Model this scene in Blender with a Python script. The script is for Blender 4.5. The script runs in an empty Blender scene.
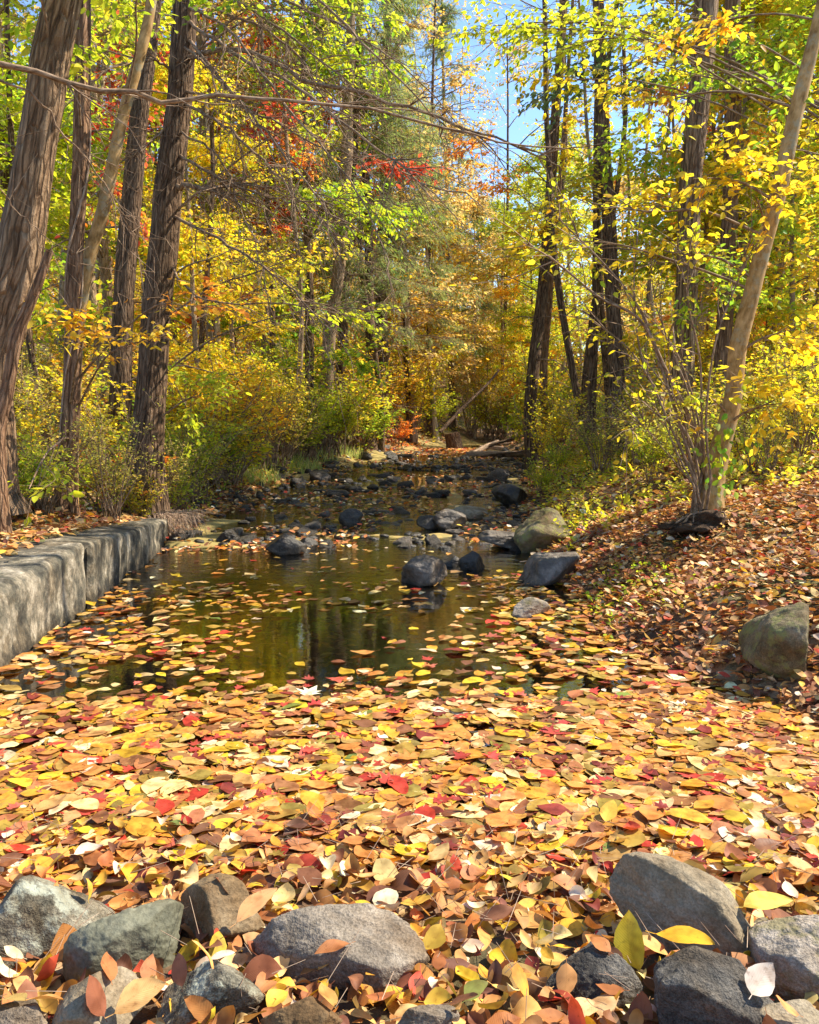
import bpy, math, random
import numpy as np
from mathutils import Vector, noise as mnoise

R = math.radians
rng = np.random.default_rng(7)
random.seed(7)
scene = bpy.context.scene
C = scene.collection

# ------------------------------------------------------------------ camera, sky, sun, exposure
CAM_H, PITCH, FOC = 1.3, R(6.06), 820.0
cam_d = bpy.data.cameras.new('camera')
cam = bpy.data.objects.new('camera', cam_d); C.objects.link(cam)
cam.location = (0, 0, CAM_H)
cam.rotation_euler = (math.pi/2 - PITCH, 0, 0)
cam_d.sensor_fit = 'VERTICAL'; cam_d.sensor_height = 36.0
cam_d.lens = FOC/1024*36.0
cam_d.clip_end = 1500; cam_d.clip_start = 0.05
scene.camera = cam

SUN_AZ, SUN_EL = R(74), R(47)          # azimuth measured clockwise from +y (straight ahead), to the right
w = bpy.data.worlds.new('World'); scene.world = w; w.use_nodes = True
nt = w.node_tree; nt.nodes.clear()
sky = nt.nodes.new('ShaderNodeTexSky'); sky.sky_type = 'NISHITA'; sky.sun_disc = False
sky.sun_elevation = SUN_EL; sky.sun_rotation = SUN_AZ
sky.air_density = 1.0; sky.dust_density = 0.0; sky.ozone_density = 4.0
bg = nt.nodes.new('ShaderNodeBackground'); bg.inputs[1].default_value = 0.15
wo = nt.nodes.new('ShaderNodeOutputWorld')
nt.links.new(sky.outputs[0], bg.inputs[0]); nt.links.new(bg.outputs[0], wo.inputs[0])

sd = bpy.data.lights.new('sun', 'SUN'); sd.energy = 5.0; sd.angle = R(0.5); sd.color = (1.0, 0.91, 0.75)
sun = bpy.data.objects.new('sun', sd); C.objects.link(sun)
sdir = Vector((math.sin(SUN_AZ)*math.cos(SUN_EL), math.cos(SUN_AZ)*math.cos(SUN_EL), math.sin(SUN_EL)))
sun.rotation_euler = sdir.to_track_quat('Z', 'Y').to_euler()
sun.location = (20, 20, 30)

scene.view_settings.view_transform = 'Standard'; scene.view_settings.look = 'None'
scene.view_settings.gamma = 1.0
scene.view_settings.exposure = 1.1
scene.cycles.max_bounces = 8; scene.cycles.diffuse_bounces = 5; scene.cycles.glossy_bounces = 3
scene.cycles.transmission_bounces = 5; scene.cycles.transparent_max_bounces = 8
scene.cycles.sample_clamp_indirect = 6.0
scene.cycles.use_denoising = True

# ------------------------------------------------------------------ pixel rays -> world points
cp, sp = math.cos(PITCH), math.sin(PITCH)
def ray(px, py):
    u, v = (px-409.5)/FOC, (512-py)/FOC
    return np.array([u, cp+v*sp, -sp+v*cp])
def Pd(px, py, Y):                       # point seen at that pixel, at distance Y ahead
    d = ray(px, py); return np.array([0, 0, CAM_H]) + d*(Y/d[1])
def Pz(px, py, Z):
    d = ray(px, py); return np.array([0, 0, CAM_H]) + d*((Z-CAM_H)/d[2])
def project(p):
    p = np.atleast_2d(p); q = p - np.array([0, 0, CAM_H])
    zc = q[:, 1]*cp - q[:, 2]*sp; v = q[:, 1]*sp + q[:, 2]*cp
    zc = np.maximum(zc, 1e-3)
    return 409.5 + FOC*q[:, 0]/zc, 512 - FOC*v/zc, zc

# ------------------------------------------------------------------ numpy value noise
def _h(i, j, k, s):
    s = int(s) % 9973
    n = (i*374761393 + j*668265263 + k*2147483647 + (s*974634777 & 0xffffffff)) & 0xffffffff
    n = ((n ^ (n >> 13)) * 1274126177) & 0xffffffff
    n = ((n ^ (n >> 16)) * 2246822519) & 0xffffffff
    return ((n ^ (n >> 15)) & 0xffff)/65535.0
def vnoise(p, s=0):
    p = np.asarray(p, float)
    f = np.floor(p); t = p-f; t = t*t*(3-2*t); i = f.astype(np.int64)
    x, y, z = i[..., 0], i[..., 1], i[..., 2]; tx, ty, tz = t[..., 0], t[..., 1], t[..., 2]
    def L(a, b, u): return a + (b-a)*u
    c = [[[_h(x+a, y+b, z+c_, s) for c_ in (0, 1)] for b in (0, 1)] for a in (0, 1)]
    return L(L(L(c[0][0][0], c[0][0][1], tz), L(c[0][1][0], c[0][1][1], tz), ty),
             L(L(c[1][0][0], c[1][0][1], tz), L(c[1][1][0], c[1][1][1], tz), ty), tx)*2-1
def fbm(p, o=4, s=0):
    p = np.asarray(p, float); a, r = 1.0, 0
    for k in range(o):
        r = r + a*vnoise(p*(2.03**k), s+k); a *= .5
    return r
def n2(x, y, sc, o=3, s=0):
    x = np.asarray(x, float); y = np.asarray(y, float)
    return fbm(np.stack([x*sc, y*sc, np.full_like(x*sc, 3.7)], -1), o, s)

# ------------------------------------------------------------------ mesh builder
class MB:
    def __init__(s): s.v = []; s.f = []; s.n = 0; s.att = {}
    def add(s, verts, faces, **att):
        verts = np.asarray(verts, float).reshape(-1, 3)
        fs = faces if isinstance(faces, list) else [faces]
        s.f += [np.asarray(f, int)+s.n for f in fs]
        s.v.append(verts); s.n += len(verts)
        for k, a in att.items(): s.att.setdefault(k, []).append(a)
        return s
    def build(s, name, mat=None, parent=None, smooth=False, loc=None):
        V = np.concatenate(s.v)
        if loc is not None: V = V - np.asarray(loc)
        me = bpy.data.meshes.new(name)
        me.vertices.add(len(V)); me.vertices.foreach_set('co', V.astype(np.float32).ravel())
        loops = np.concatenate([f.ravel() for f in s.f])
        cnt = np.concatenate([np.full(len(f), f.shape[1]) for f in s.f])
        st = np.concatenate([[0], np.cumsum(cnt)[:-1]])
        me.loops.add(len(loops)); me.loops.foreach_set('vertex_index', loops.astype(np.int32))
        me.polygons.add(len(cnt)); me.polygons.foreach_set('loop_start', st.astype(np.int32))
        me.polygons.foreach_set('loop_total', cnt.astype(np.int32))
        if smooth: me.polygons.foreach_set('use_smooth', np.ones(len(cnt), bool))
        for k, a in s.att.items():
            a = np.concatenate(a)
            if k == 'col':
                dom = 'FACE' if len(a) == len(cnt) and len(a) != len(V) else 'POINT'
                at = me.attributes.new(k, 'FLOAT_COLOR', dom)
                if a.shape[1] == 3: a = np.concatenate([a, np.ones((len(a), 1))], 1)
                at.data.foreach_set('color', a.astype(np.float32).ravel())
            else:
                at = me.attributes.new(k, 'FLOAT_VECTOR', 'POINT')
                at.data.foreach_set('vector', a.astype(np.float32).ravel())
        me.update(calc_edges=True); me.validate()
        if mat: me.materials.append(mat)
        o = bpy.data.objects.new(name, me); C.objects.link(o)
        if parent: o.parent = parent
        if loc is not None: o.location = loc
        return o

def tag(o, label=None, cat=None, group=None, kind=None):
    if label: o['label'] = label
    if cat: o['category'] = cat
    if group: o['group'] = group
    if kind: o['kind'] = kind
    return o
def empty(name, loc=(0, 0, 0)):
    o = bpy.data.objects.new(name, None); C.objects.link(o); o.location = loc; return o
def norm(a): return a/np.maximum(np.linalg.norm(a, axis=-1, keepdims=True), 1e-9)

def resample(pts, n):
    """smooth Catmull-Rom resampling of a (K,D) polyline to n points"""
    P = np.asarray(pts, float)
    if len(P) == 2: t = np.linspace(0, 1, n)[:, None]; return P[0]*(1-t)+P[1]*t
    Q = np.vstack([2*P[0]-P[1], P, 2*P[-1]-P[-2]])
    u = np.linspace(0, len(P)-1-1e-6, n); i = u.astype(int); t = (u-i)[:, None]
    a, b, c, d = Q[i], Q[i+1], Q[i+2], Q[i+3]
    return .5*((2*b)+(-a+c)*t+(2*a-5*b+4*c-d)*t*t+(-a+3*b-3*c+d)*t**3)

def tubes(mb, paths, radii, sides=5, rough=0.0, seed=0, flute=0.0):
    """N tubes at once: paths (N,K,3), radii (N,K); bark coordinates in metres go along"""
    P = np.asarray(paths, float); r = np.asarray(radii, float)
    if P.ndim == 2: P = P[None]; r = r[None]
    N, K, _ = P.shape
    T = norm(np.gradient(P, axis=1))
    m = norm(T.mean(1)); ref = np.where(np.abs(m[:, 2:3]) > .7, np.array([[1., 0, 0]]), np.array([[0, 0, 1.]]))[:, None]
    U = norm(np.cross(T, ref)); W = np.cross(T, U)
    a = np.arange(sides)/sides*2*np.pi
    ca, sa = np.cos(a), np.sin(a)
    seg = np.linalg.norm(np.diff(P, axis=1), axis=2); ln = np.concatenate([np.zeros((N, 1)), np.cumsum(seg, 1)], 1)
    off = np.arange(N)[:, None, None]*3.1
    bk = np.stack([ca[None, None]*r[..., None]+off, sa[None, None]*r[..., None]+0*off, np.broadcast_to(ln[..., None], (N, K, sides))], -1)
    rr = np.broadcast_to(r[..., None], (N, K, sides)).copy()
    if rough > 0:
        q = np.stack([np.broadcast_to(ca, rr.shape)*2.2, np.broadcast_to(sa, rr.shape)*2.2, bk[..., 2]*1.6], -1)
        rr *= 1 + rough*fbm(q+seed*7.7, 3, seed)
        q[..., :2] *= 3.2; q[..., 2] *= 0.9
        rr *= 1 + rough*.45*fbm(q+seed*3.3, 2, seed+5)
    if flute > 0: rr *= 1 + flute*np.cos(np.broadcast_to(a, rr.shape)*5+seed+bk[..., 2]*.6)
    V = P[:, :, None] + rr[..., None]*(U[:, :, None]*ca[None, None, :, None]+W[:, :, None]*sa[None, None, :, None])
    base = (np.arange(N)*K*sides)[:, None, None] + (np.arange(K-1)*sides)[None, :, None]
    j = np.arange(sides)[None, None]; j2 = (j+1) % sides
    F = np.stack([base+j, base+j2, base+sides+j2, base+sides+j], -1).reshape(-1, 4)
    mb.add(V.reshape(-1, 3), F, bark=bk.reshape(-1, 3))
    return mb

# ------------------------------------------------------------------ leaves
def tmpl_far():
    return np.array([[0, 0, 0], [.45, .27, .03], [1, 0, -.04], [.45, -.27, .03]]), [np.array([[0, 3, 2, 1]])], None
def tmpl_mid(w=.27, fold=.09, droop=.1):
    v = np.array([[0, 0, 0], [1, 0, -droop], [.28, w, fold], [.66, w*.82, fold*.5], [.28, -w, fold], [.66, -w*.82, fold*.5]])
    return v, [np.array([[0, 1, 3, 2], [0, 4, 5, 1]])], None
def tmpl_needle():
    return np.array([[0, -.06, 0], [1, -.02, -.1], [1, .04, -.1], [0, .06, 0]]), [np.array([[0, 1, 2, 3]])], None
def tmpl_near(rs, nl=10, width=None, curl=None, cup=None, serr=.03):
    """an ovate leaf with pointed tip, stalk, fold along the midrib, curl and waviness; uv for the veins"""
    width = rs.uniform(.21, .30) if width is None else width
    curl = rs.uniform(-.5, .9) if curl is None else curl
    cup = rs.uniform(-.1, .35) if cup is None else cup
    peak = rs.uniform(.4, .58)
    u = np.linspace(0, 1, nl+1); vs = np.array([-1, -.5, 0, .5, 1])
    prof = np.where(u < peak, np.sin(u/peak*np.pi/2)**.75, np.maximum(np.cos((u-peak)/(1-peak)*np.pi/2), 0)**.85)*width
    prof = np.maximum(prof, 0.004)
    ph = rs.uniform(0, 6)
    tw = rs.uniform(-.5, .5)
    side = rs.uniform(-.12, .12)
    V, UV = [], []
    for i, a in enumerate(u):
        ang = curl*(a-.4)
        cx = a if abs(curl) < 1e-3 else .4+math.sin(ang)/curl
        cz = 0 if abs(curl) < 1e-3 else -(1-math.cos(ang))/curl
        for s_ in vs:
            y = s_*prof[i]*(1+serr*math.sin(i*2.6+s_))
            z = cz + cup*abs(y)**1.15*1.2 + .018*math.sin(a*9+ph+s_*2)*abs(s_) + tw*y*(a-.5)
            V.append((cx, y + side*math.sin(a*np.pi), z)); UV.append((a, s_*prof[i]/.3, 0))
    n = len(V)
    F = [(i*5+j, (i+1)*5+j, (i+1)*5+j+1, i*5+j+1) for i in range(nl) for j in range(4)]
    s0 = V[2]                      # stalk
    V += [(s0[0]-.16, s0[1]+.01, s0[2]+.03), (s0[0]-.16, s0[1]-.01, s0[2]+.03), (s0[0]+.02, s0[1]-.008, s0[2]), (s0[0]+.02, s0[1]+.008, s0[2])]
    UV += [(0, 0, 0)]*4
    F.append((n, n+1, n+2, n+3))
    return np.array(V), [np.array(F)], np.array(UV)
def tmpl_maple(rs):
    out = [(-.18, 0), (0, .0), (.02, .22), (.16, .14), (.26, .46), (.42, .2), (.6, .34), (.62, .14), (1, 0)]
    pts = out + [(x, -y) for x, y in out[:1:-1]][1:]
    pts = [(0, .012)] + pts[2:] + [(0, -.012)]
    c = (.36, 0); k = rs.uniform(-.35, .5); t = rs.uniform(-.3, .5)
    V = [(c[0], 0, 0)]+[(x, y, k*(x-.3)**2+t*abs(y)**1.3) for x, y in pts]
    n = len(pts)
    F = [(0, 1+i, 1+(i+1) % n) for i in range(n)]
    UV = [(v[0], v[1]*1.6, 0) for v in V]
    return np.array(V), [np.array(F)], np.array(UV)

def frames(D, Nn):
    X = norm(D); Z = norm(Nn - (Nn*X).sum(-1, keepdims=True)*X); Y = np.cross(Z, X)
    return np.stack([X, Y, Z], -1)       # columns
def scatter(mb, tm, pos, Rm, size, col, wid=None):
    """place template tm at N positions; col (N,3) per leaf -> per vertex"""
    V, Fs, UV = tm; N = len(pos)
    if N == 0: return
    S = V[None]*size[:, None, None]
    if wid is not None: S[..., 1] *= wid[:, None]
    W = np.einsum('nij,nkj->nki', Rm, S) + pos[:, None]
    k = len(V); off = (np.arange(N)*k)[:, None, None]
    fs = [(f[None]+off).reshape(-1, f.shape[1]) for f in Fs]
    uv = np.zeros((N, k, 3)) if UV is None else np.broadcast_to(UV, (N, k, 3)).copy()
    uv[..., 2] = rng.random((N, 1))
    mb.add(W.reshape(-1, 3), fs, col=np.repeat(col, k, 0), luv=uv.reshape(-1, 3))

PAL = dict(
    ygreen=[((.38, .48, .04), 4), ((.55, .56, .04), 4), ((.22, .36, .035), 2), ((.68, .60, .06), 2)],
    yellow=[((.74, .55, .03), 4), ((.62, .52, .03), 3), ((.82, .60, .07), 2), ((.46, .44, .03), 2), ((.70, .38, .03), 1)],
    gold=[((.72, .40, .03), 3), ((.78, .50, .06), 3), ((.62, .30, .03), 2), ((.75, .58, .08), 1)],
    orange=[((.72, .26, .04), 3), ((.78, .36, .10), 3), ((.60, .17, .03), 2), ((.75, .45, .08), 1)],
    red=[((.52, .07, .05), 3), ((.62, .14, .09), 2), ((.34, .04, .03), 1)],
    green=[((.15, .31, .04), 4), ((.24, .42, .045), 4), ((.36, .50, .05), 2)],
    tan=[((.55, .42, .24), 3), ((.42, .29, .15), 3), ((.62, .52, .34), 2), ((.36, .32, .16), 2)],
    pine=[((.13, .20, .08), 3), ((.20, .27, .12), 3), ((.30, .33, .17), 2), ((.34, .25, .12), 1)],
    maroon=[((.28, .05, .04), 3), ((.38, .10, .06), 2)],
    carpet=[((.62, .36, .12), 7), ((.74, .54, .25), 4.5), ((.60, .25, .06), 8), ((.68, .34, .04), 6), ((.68, .44, .035), 4), ((.42, .27, .05), 4),
            ((.32, .21, .05), 3), ((.50, .05, .03), 1.0), ((.22, .04, .03), 1.4), ((.22, .09, .04), 4), ((.40, .17, .07), 5), ((.80, .66, .44), 1.8), ((.20, .24, .05), .25)],
    litter=[((.48, .21, .07), 6), ((.62, .32, .10), 5), ((.38, .15, .05), 4.5), ((.72, .47, .20), 5), ((.26, .10, .05), 4), ((.55, .08, .04), 1.2), ((.68, .44, .06), 2),
            ((.76, .62, .42), 2.5), ((.18, .08, .045), 3)],
    brush=[((.42, .44, .08), 4), ((.54, .50, .12), 3), ((.26, .32, .06), 3), ((.66, .50, .18), 2), ((.55, .32, .10), 1.2), ((.66, .58, .12), 2)],
    grass=[((.42, .50, .16), 3), ((.55, .55, .22), 2), ((.28, .40, .10), 2)],
)
def pick(pal, n, jit=.16):
    if isinstance(pal, str): P = PAL[pal]
    else:
        P = [(c, w_*k) for nm, k in pal for c, w_ in PAL[nm]]
    c = np.array([p[0] for p in P]); w_ = np.array([p[1] for p in P], float); w_ /= w_.sum()
    i = rng.choice(len(P), n, p=w_)
    return np.clip(c[i]*(1+rng.normal(0, jit, (n, 1)))*(1+rng.normal(0, jit*.4, (n, 3))), .01, .85)

def spray(mb_tw, mb_lf, S, D, L, k, size, pal, tm, tw_r=.003, droop=.25, flat=.5, twig=True):
    """twigs starting at S going D, length L, with k leaves each, set in a loose flat spray"""
    N = len(S)
    if N == 0: return
    D = norm(D)
    t = np.array([0, .5, 1.0])
    pth = S[:, None]+D[:, None]*L[:, None, None]*t[None, :, None]
    pth[..., 2] -= (droop*L[:, None]*t[None]**2)*.6
    pth[:, 1:] += rng.normal(0, .04, (N, 2, 3))*L[:, None, None]
    if twig and mb_tw is not None:
        tubes(mb_tw, pth, np.array([1, .7, .35])[None]*tw_r*(1+rng.random((N, 1))), 3)
    tt = (np.arange(k)+.6)/k
    tt = np.clip(tt[None]+rng.normal(0, .5/k, (N, k)), 0.02, 1.02)
    a = pth[:, 0:1]*(1-tt[..., None])**2 + 2*tt[..., None]*(1-tt[..., None])*pth[:, 1:2] + tt[..., None]**2*pth[:, 2:3]
    up = np.array([0, 0, 1.]); Y = norm(np.cross(up[None], D)+1e-6)
    sgn = np.where(np.arange(k) % 2, 1., -1.)[None, :, None]
    ld = D[:, None]*.8 + Y[:, None]*sgn*rng.uniform(.5, 1.1, (N, k, 1)) + rng.normal(0, .3, (N, k, 3))
    ld[..., 2] -= rng.uniform(0, .9, (N, k))
    nn = up + rng.normal(0, flat, (N, k, 3))
    pos = (a + rng.normal(0, .035, (N, k, 3))*L[:, None, None]).reshape(-1, 3)
    M = N*k
    keep = rng.random(M) < .9
    sz = size*rng.uniform(.65, 1.25, M)
    base = pick(pal, N, .1)
    col = np.repeat(base, k, 0)*.45 + pick(pal, M)*.55
    scatter(mb_lf, tm, pos[keep], frames(ld.reshape(-1, 3), nn.reshape(-1, 3))[keep], sz[keep], col[keep])

# ------------------------------------------------------------------ materials
def mat_new(name):
    m = bpy.data.materials.new(name); m.use_nodes = True; n = m.node_tree; n.nodes.clear()
    out = n.nodes.new('ShaderNodeOutputMaterial'); return m, n, out
def N_(n, t, **kw):
    x = n.nodes.new('ShaderNode'+t)
    for k, v in kw.items():
        if hasattr(x, k): setattr(x, k, v)
        else: x.inputs[k.replace('_', ' ')].default_value = v
    return x
def ramp(n, fac, stops):
    r = n.nodes.new('ShaderNodeValToRGB'); e = r.color_ramp.elements
    while len(e) < len(stops): e.new(.5)
    for el, (p, c) in zip(e, stops): el.position = p; el.color = (*c, 1) if len(c) == 3 else c
    n.links.new(fac, r.inputs[0]); return r.outputs[0]
def mixc(n, f, a, b, mode='MIX'):
    m = n.nodes.new('ShaderNodeMix'); m.data_type = 'RGBA'; m.blend_type = mode
    for sock, v in ((m.inputs[0], f), (m.inputs[6], a), (m.inputs[7], b)):
        if isinstance(v, bpy.types.NodeSocket): n.links.new(v, sock)
        elif isinstance(v, (int, float)): sock.default_value = v
        else: sock.default_value = (*v, 1)
    return m.outputs[2]
def math_(n, op, a, b=0.0):
    m = n.nodes.new('ShaderNodeMath'); m.operation = op
    for s, v in ((m.inputs[0], a), (m.inputs[1], b)):
        if isinstance(v, bpy.types.NodeSocket): n.links.new(v, s)
        else: s.default_value = v
    return m.outputs[0]
def noise_(n, vec, sc, det=4, rough=.55, scale3=None):
    if scale3:
        mp = n.nodes.new('ShaderNodeMapping'); mp.inputs['Scale'].default_value = scale3
        n.links.new(vec, mp.inputs[0]); vec = mp.outputs[0]
    x = n.nodes.new('ShaderNodeTexNoise'); x.inputs['Scale'].default_value = sc
    x.inputs['Detail'].default_value = det; x.inputs['Roughness'].default_value = rough
    n.links.new(vec, x.inputs['Vector']); return x.outputs[0]

def leaf_mat(name, trans=.4, veins=False, rough=.5, spec=.3):
    m, n, out = mat_new(name)
    a = N_(n, 'Attribute', attribute_name='col'); col = a.outputs['Color']
    bump = None
    if veins:
        u = N_(n, 'Attribute', attribute_name='luv'); s = n.nodes.new('ShaderNodeSeparateXYZ'); n.links.new(u.outputs['Vector'], s.inputs[0])
        av = math_(n, 'ABSOLUTE', s.outputs[1])
        # side veins: stripes slanting from the midrib
        w_ = math_(n, 'SINE', math_(n, 'MULTIPLY', math_(n, 'SUBTRACT', s.outputs[0], math_(n, 'MULTIPLY', av, .32)), 62.0))
        vein = ramp(n, w_, [(.7, (0, 0, 0)), (1.0, (1, 1, 1))])
        mid = math_(n, 'LESS_THAN', av, .045)
        vv = math_(n, 'MAXIMUM', math_(n, 'MULTIPLY', vein, .5), mid)
        geo = N_(n, 'NewGeometry')
        spots = noise_(n, geo.outputs['Position'], 70, 3)
        blot = noise_(n, geo.outputs['Position'], 22, 2)
        sp_ = ramp(n, spots, [(.60, (0, 0, 0)), (.72, (1, 1, 1))])
        col2 = mixc(n, math_(n, 'MULTIPLY', sp_, .45), col, mixc(n, 1.0, col, (.35, .2, .12), 'MULTIPLY'))
        bl = ramp(n, blot, [(.32, (.5, .38, .28)), (.58, (1.08, 1.05, 1.0))])
        col3 = mixc(n, .8, col2, bl, 'MULTIPLY')
        col = mixc(n, math_(n, 'MULTIPLY', vv, .13), col3, mixc(n, 1.0, col3, (.55, .4, .3), 'MULTIPLY'))
        b = N_(n, 'Bump'); b.inputs['Strength'].default_value = .12; b.inputs['Distance'].default_value = .002
        n.links.new(math_(n, 'SUBTRACT', 0.0, math_(n, 'ABSOLUTE', w_)), b.inputs['Height']); bump = b.outputs[0]
    p = N_(n, 'BsdfPrincipled'); p.inputs['Roughness'].default_value = rough; p.inputs['Specular IOR Level'].default_value = spec
    t = N_(n, 'BsdfTranslucent'); ms = N_(n, 'MixShader'); ms.inputs[0].default_value = trans
    n.links.new(col, p.inputs['Base Color'])
    n.links.new(mixc(n, 1.0, col, (1.55, 1.45, .85), 'MULTIPLY'), t.inputs[0])
    if bump: n.links.new(bump, p.inputs['Normal']); n.links.new(bump, t.inputs['Normal'])
    n.links.new(p.outputs[0], ms.inputs[1]); n.links.new(t.outputs[0], ms.inputs[2]); n.links.new(ms.outputs[0], out.inputs[0])
    return m
M_LEAF = leaf_mat('tree_leaf', .58, spec=.15)
M_FLOAT = leaf_mat('fallen_leaf_surface', .14, True, .42, .35)
M_LITTER = leaf_mat('litter_leaf_surface', .18, True, .6, .25)
M_LITFAR = leaf_mat('litter_leaf_far', .15, False, .7, .2)
M_GRASS = leaf_mat('grass_blade', .45, False, .5, .3)

def bark_mat(name, dark, mid, light, scale=1.0, stretch=.13, bump=.8, lichen=None, dist=.02):
    dark, mid, light = [(q[0]*1.0, q[1]*.88, q[2]*.76) for q in (dark, mid, light)]
    if lichen: lichen = tuple(x*.7 for x in lichen)
    m, n, out = mat_new(name)
    a = N_(n, 'Attribute', attribute_name='bark'); v = a.outputs['Vector']
    warp = N_(n, 'TexNoise'); warp.inputs['Scale'].default_value = 3; n.links.new(v, warp.inputs['Vector'])
    va = N_(n, 'VectorMath', operation='MULTIPLY_ADD'); n.links.new(warp.outputs[1], va.inputs[0]); va.inputs[1].default_value = (.06, .06, .12); n.links.new(v, va.inputs[2])
    f1 = noise_(n, va.outputs[0], 42*scale, 6, .62, (1, 1, stretch))
    f2 = noise_(n, va.outputs[0], 9*scale, 3, .5, (1, 1, .5))
    f3 = noise_(n, va.outputs[0], 130*scale, 3, .6, (1, 1, .3))
    c = ramp(n, f1, [(.30, dark), (.47, mid), (.62, light), (.8, tuple(min(1, x*1.15) for x in light))])
    vm = N_(n, 'Mapping'); vm.inputs['Scale'].default_value = (1, 1, max(.16, stretch*1.4)); n.links.new(va.outputs[0], vm.inputs[0])
    vo = N_(n, 'TexVoronoi', feature='DISTANCE_TO_EDGE'); vo.inputs['Scale'].default_value = 26*scale; n.links.new(vm.outputs[0], vo.inputs['Vector'])
    crack = ramp(n, vo.outputs['Distance'], [(.0, (0, 0, 0)), (.16, (1, 1, 1))])
    if bump > .6: c = mixc(n, .42, c, ramp(n, vo.outputs['Distance'], [(.0, (.25, .22, .2)), (.14, (1.1, 1.1, 1.1))]), 'MULTIPLY')
    c = mixc(n, .55, c, ramp(n, f2, [(.3, (.62, .6, .56)), (.7, (1.15, 1.1, 1.05))]), 'MULTIPLY')
    c = mixc(n, .35, c, ramp(n, f3, [(.3, (.6, .6, .6)), (.65, (1.15, 1.15, 1.15))]), 'MULTIPLY')
    if lichen:
        l = noise_(n, v, 7, 5, .7)
        c = mixc(n, ramp(n, l, [(.52, (0, 0, 0)), (.62, (.8, .8, .8))]), c, lichen)
    p = N_(n, 'BsdfPrincipled'); p.inputs['Roughness'].default_value = .85; p.inputs['Specular IOR Level'].default_value = .2
    n.links.new(c, p.inputs['Base Color'])
    n.links.new(c, p.inputs['Base Color'])
    hs = math_(n, 'ADD', f1, math_(n, 'MULTIPLY', f3, .3))
    if bump > .6: hs = math_(n, 'ADD', hs, math_(n, 'MULTIPLY', crack, .6))
    b = N_(n, 'Bump'); b.inputs['Strength'].default_value = bump; b.inputs['Distance'].default_value = dist
    n.links.new(hs, b.inputs['Height']); n.links.new(b.outputs[0], p.inputs['Normal'])
    n.links.new(p.outputs[0], out.inputs[0]); return m
B_SHAG = bark_mat('shaggy_brown_bark', (.09, .055, .032), (.27, .185, .115), (.45, .34, .23), .8, .07, 1.0, dist=.05)
B_RED = bark_mat('reddish_bark', (.09, .048, .03), (.25, .155, .095), (.40, .28, .19), 1.1, .08, .9, dist=.03)
B_OLIVE = bark_mat('smooth_olive_bark', (.19, .12, .045), (.38, .26, .11), (.52, .38, .19), .5, .5, .3, (.46, .40, .25), dist=.01)
B_DARK = bark_mat('dark_furrowed_bark', (.035, .025, .017), (.15, .10, .065), (.29, .215, .15), .9, .12, 1.0, dist=.04)
B_GREY = bark_mat('grey_bark', (.12, .09, .06), (.30, .23, .16), (.46, .38, .28), 1.0, .15, .7, dist=.02)
B_PALE = bark_mat('pale_sapling_bark', (.25, .2, .15), (.45, .38, .3), (.62, .55, .46), 1.5, .4, .3, dist=.005)
B_TWIG = bark_mat('twig_bark', (.09, .06, .04), (.22, .16, .11), (.40, .32, .24), 1.5, .3, .3, dist=.004)
B_DEAD = bark_mat('dead_branch_bark', (.16, .11, .08), (.34, .26, .20), (.50, .42, .34), 1.5, .2, .4, dist=.005)

def rock_mat(name, a, b, c, sc=1.0, rough=.8, bump=.6, speck=.5, moss=None, wet=False):
    m, n, out = mat_new(name)
    if not wet: a, b, c = [(q[0]*.57, q[1]*.535, q[2]*.475) for q in (a, b, c)]
    g = N_(n, 'TexCoord'); v = g.outputs['Object']
    oi = N_(n, 'ObjectInfo'); va = N_(n, 'VectorMath', operation='MULTIPLY_ADD')
    n.links.new(oi.outputs['Random'], va.inputs[0]); va.inputs[1].default_value = (37, 19, 53); n.links.new(v, va.inputs[2]); v = va.outputs[0]
    f1 = noise_(n, v, 9*sc, 6, .6); f2 = noise_(n, v, 45*sc, 5, .65); f3 = noise_(n, v, 190*sc, 2, .6)
    col = ramp(n, f1, [(.3, a), (.5, b), (.68, c)])
    col = mixc(n, .5, col, ramp(n, f2, [(.3, (.5, .48, .45)), (.62, (1.25, 1.22, 1.18))]), 'MULTIPLY')
    col = mixc(n, speck, col, ramp(n, f3, [(.36, (.45, .43, .4)), (.6, (1.3, 1.3, 1.3))]), 'MULTIPLY')
    if moss:
        l = noise_(n, v, 14, 5, .7)
        col = mixc(n, ramp(n, l, [(.5, (0, 0, 0)), (.6, (.85, .85, .85))]), col, moss)
    st = noise_(n, v, 3.2*sc, 5, .65)
    col = mixc(n, ramp(n, st, [(.46, (0, 0, 0)), (.6, (.75, .75, .75))]), col, mixc(n, 1.0, col, (.55, .42, .28), 'MULTIPLY'))
    p = N_(n, 'BsdfPrincipled'); p.inputs['Roughness'].default_value = rough
    p.inputs['Specular IOR Level'].default_value = .5 if wet else .25
    n.links.new(col, p.inputs['Base Color'])
    h = math_(n, 'ADD', math_(n, 'MULTIPLY', f1, 1.0), math_(n, 'ADD', math_(n, 'MULTIPLY', f2, .5), math_(n, 'MULTIPLY', f3, .1)))
    bp = N_(n, 'Bump'); bp.inputs['Strength'].default_value = bump; bp.inputs['Distance'].default_value = .03
    n.links.new(h, bp.inputs['Height']); n.links.new(bp.outputs[0], p.inputs['Normal'])
    n.links.new(p.outputs[0], out.inputs[0]); return m
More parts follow.
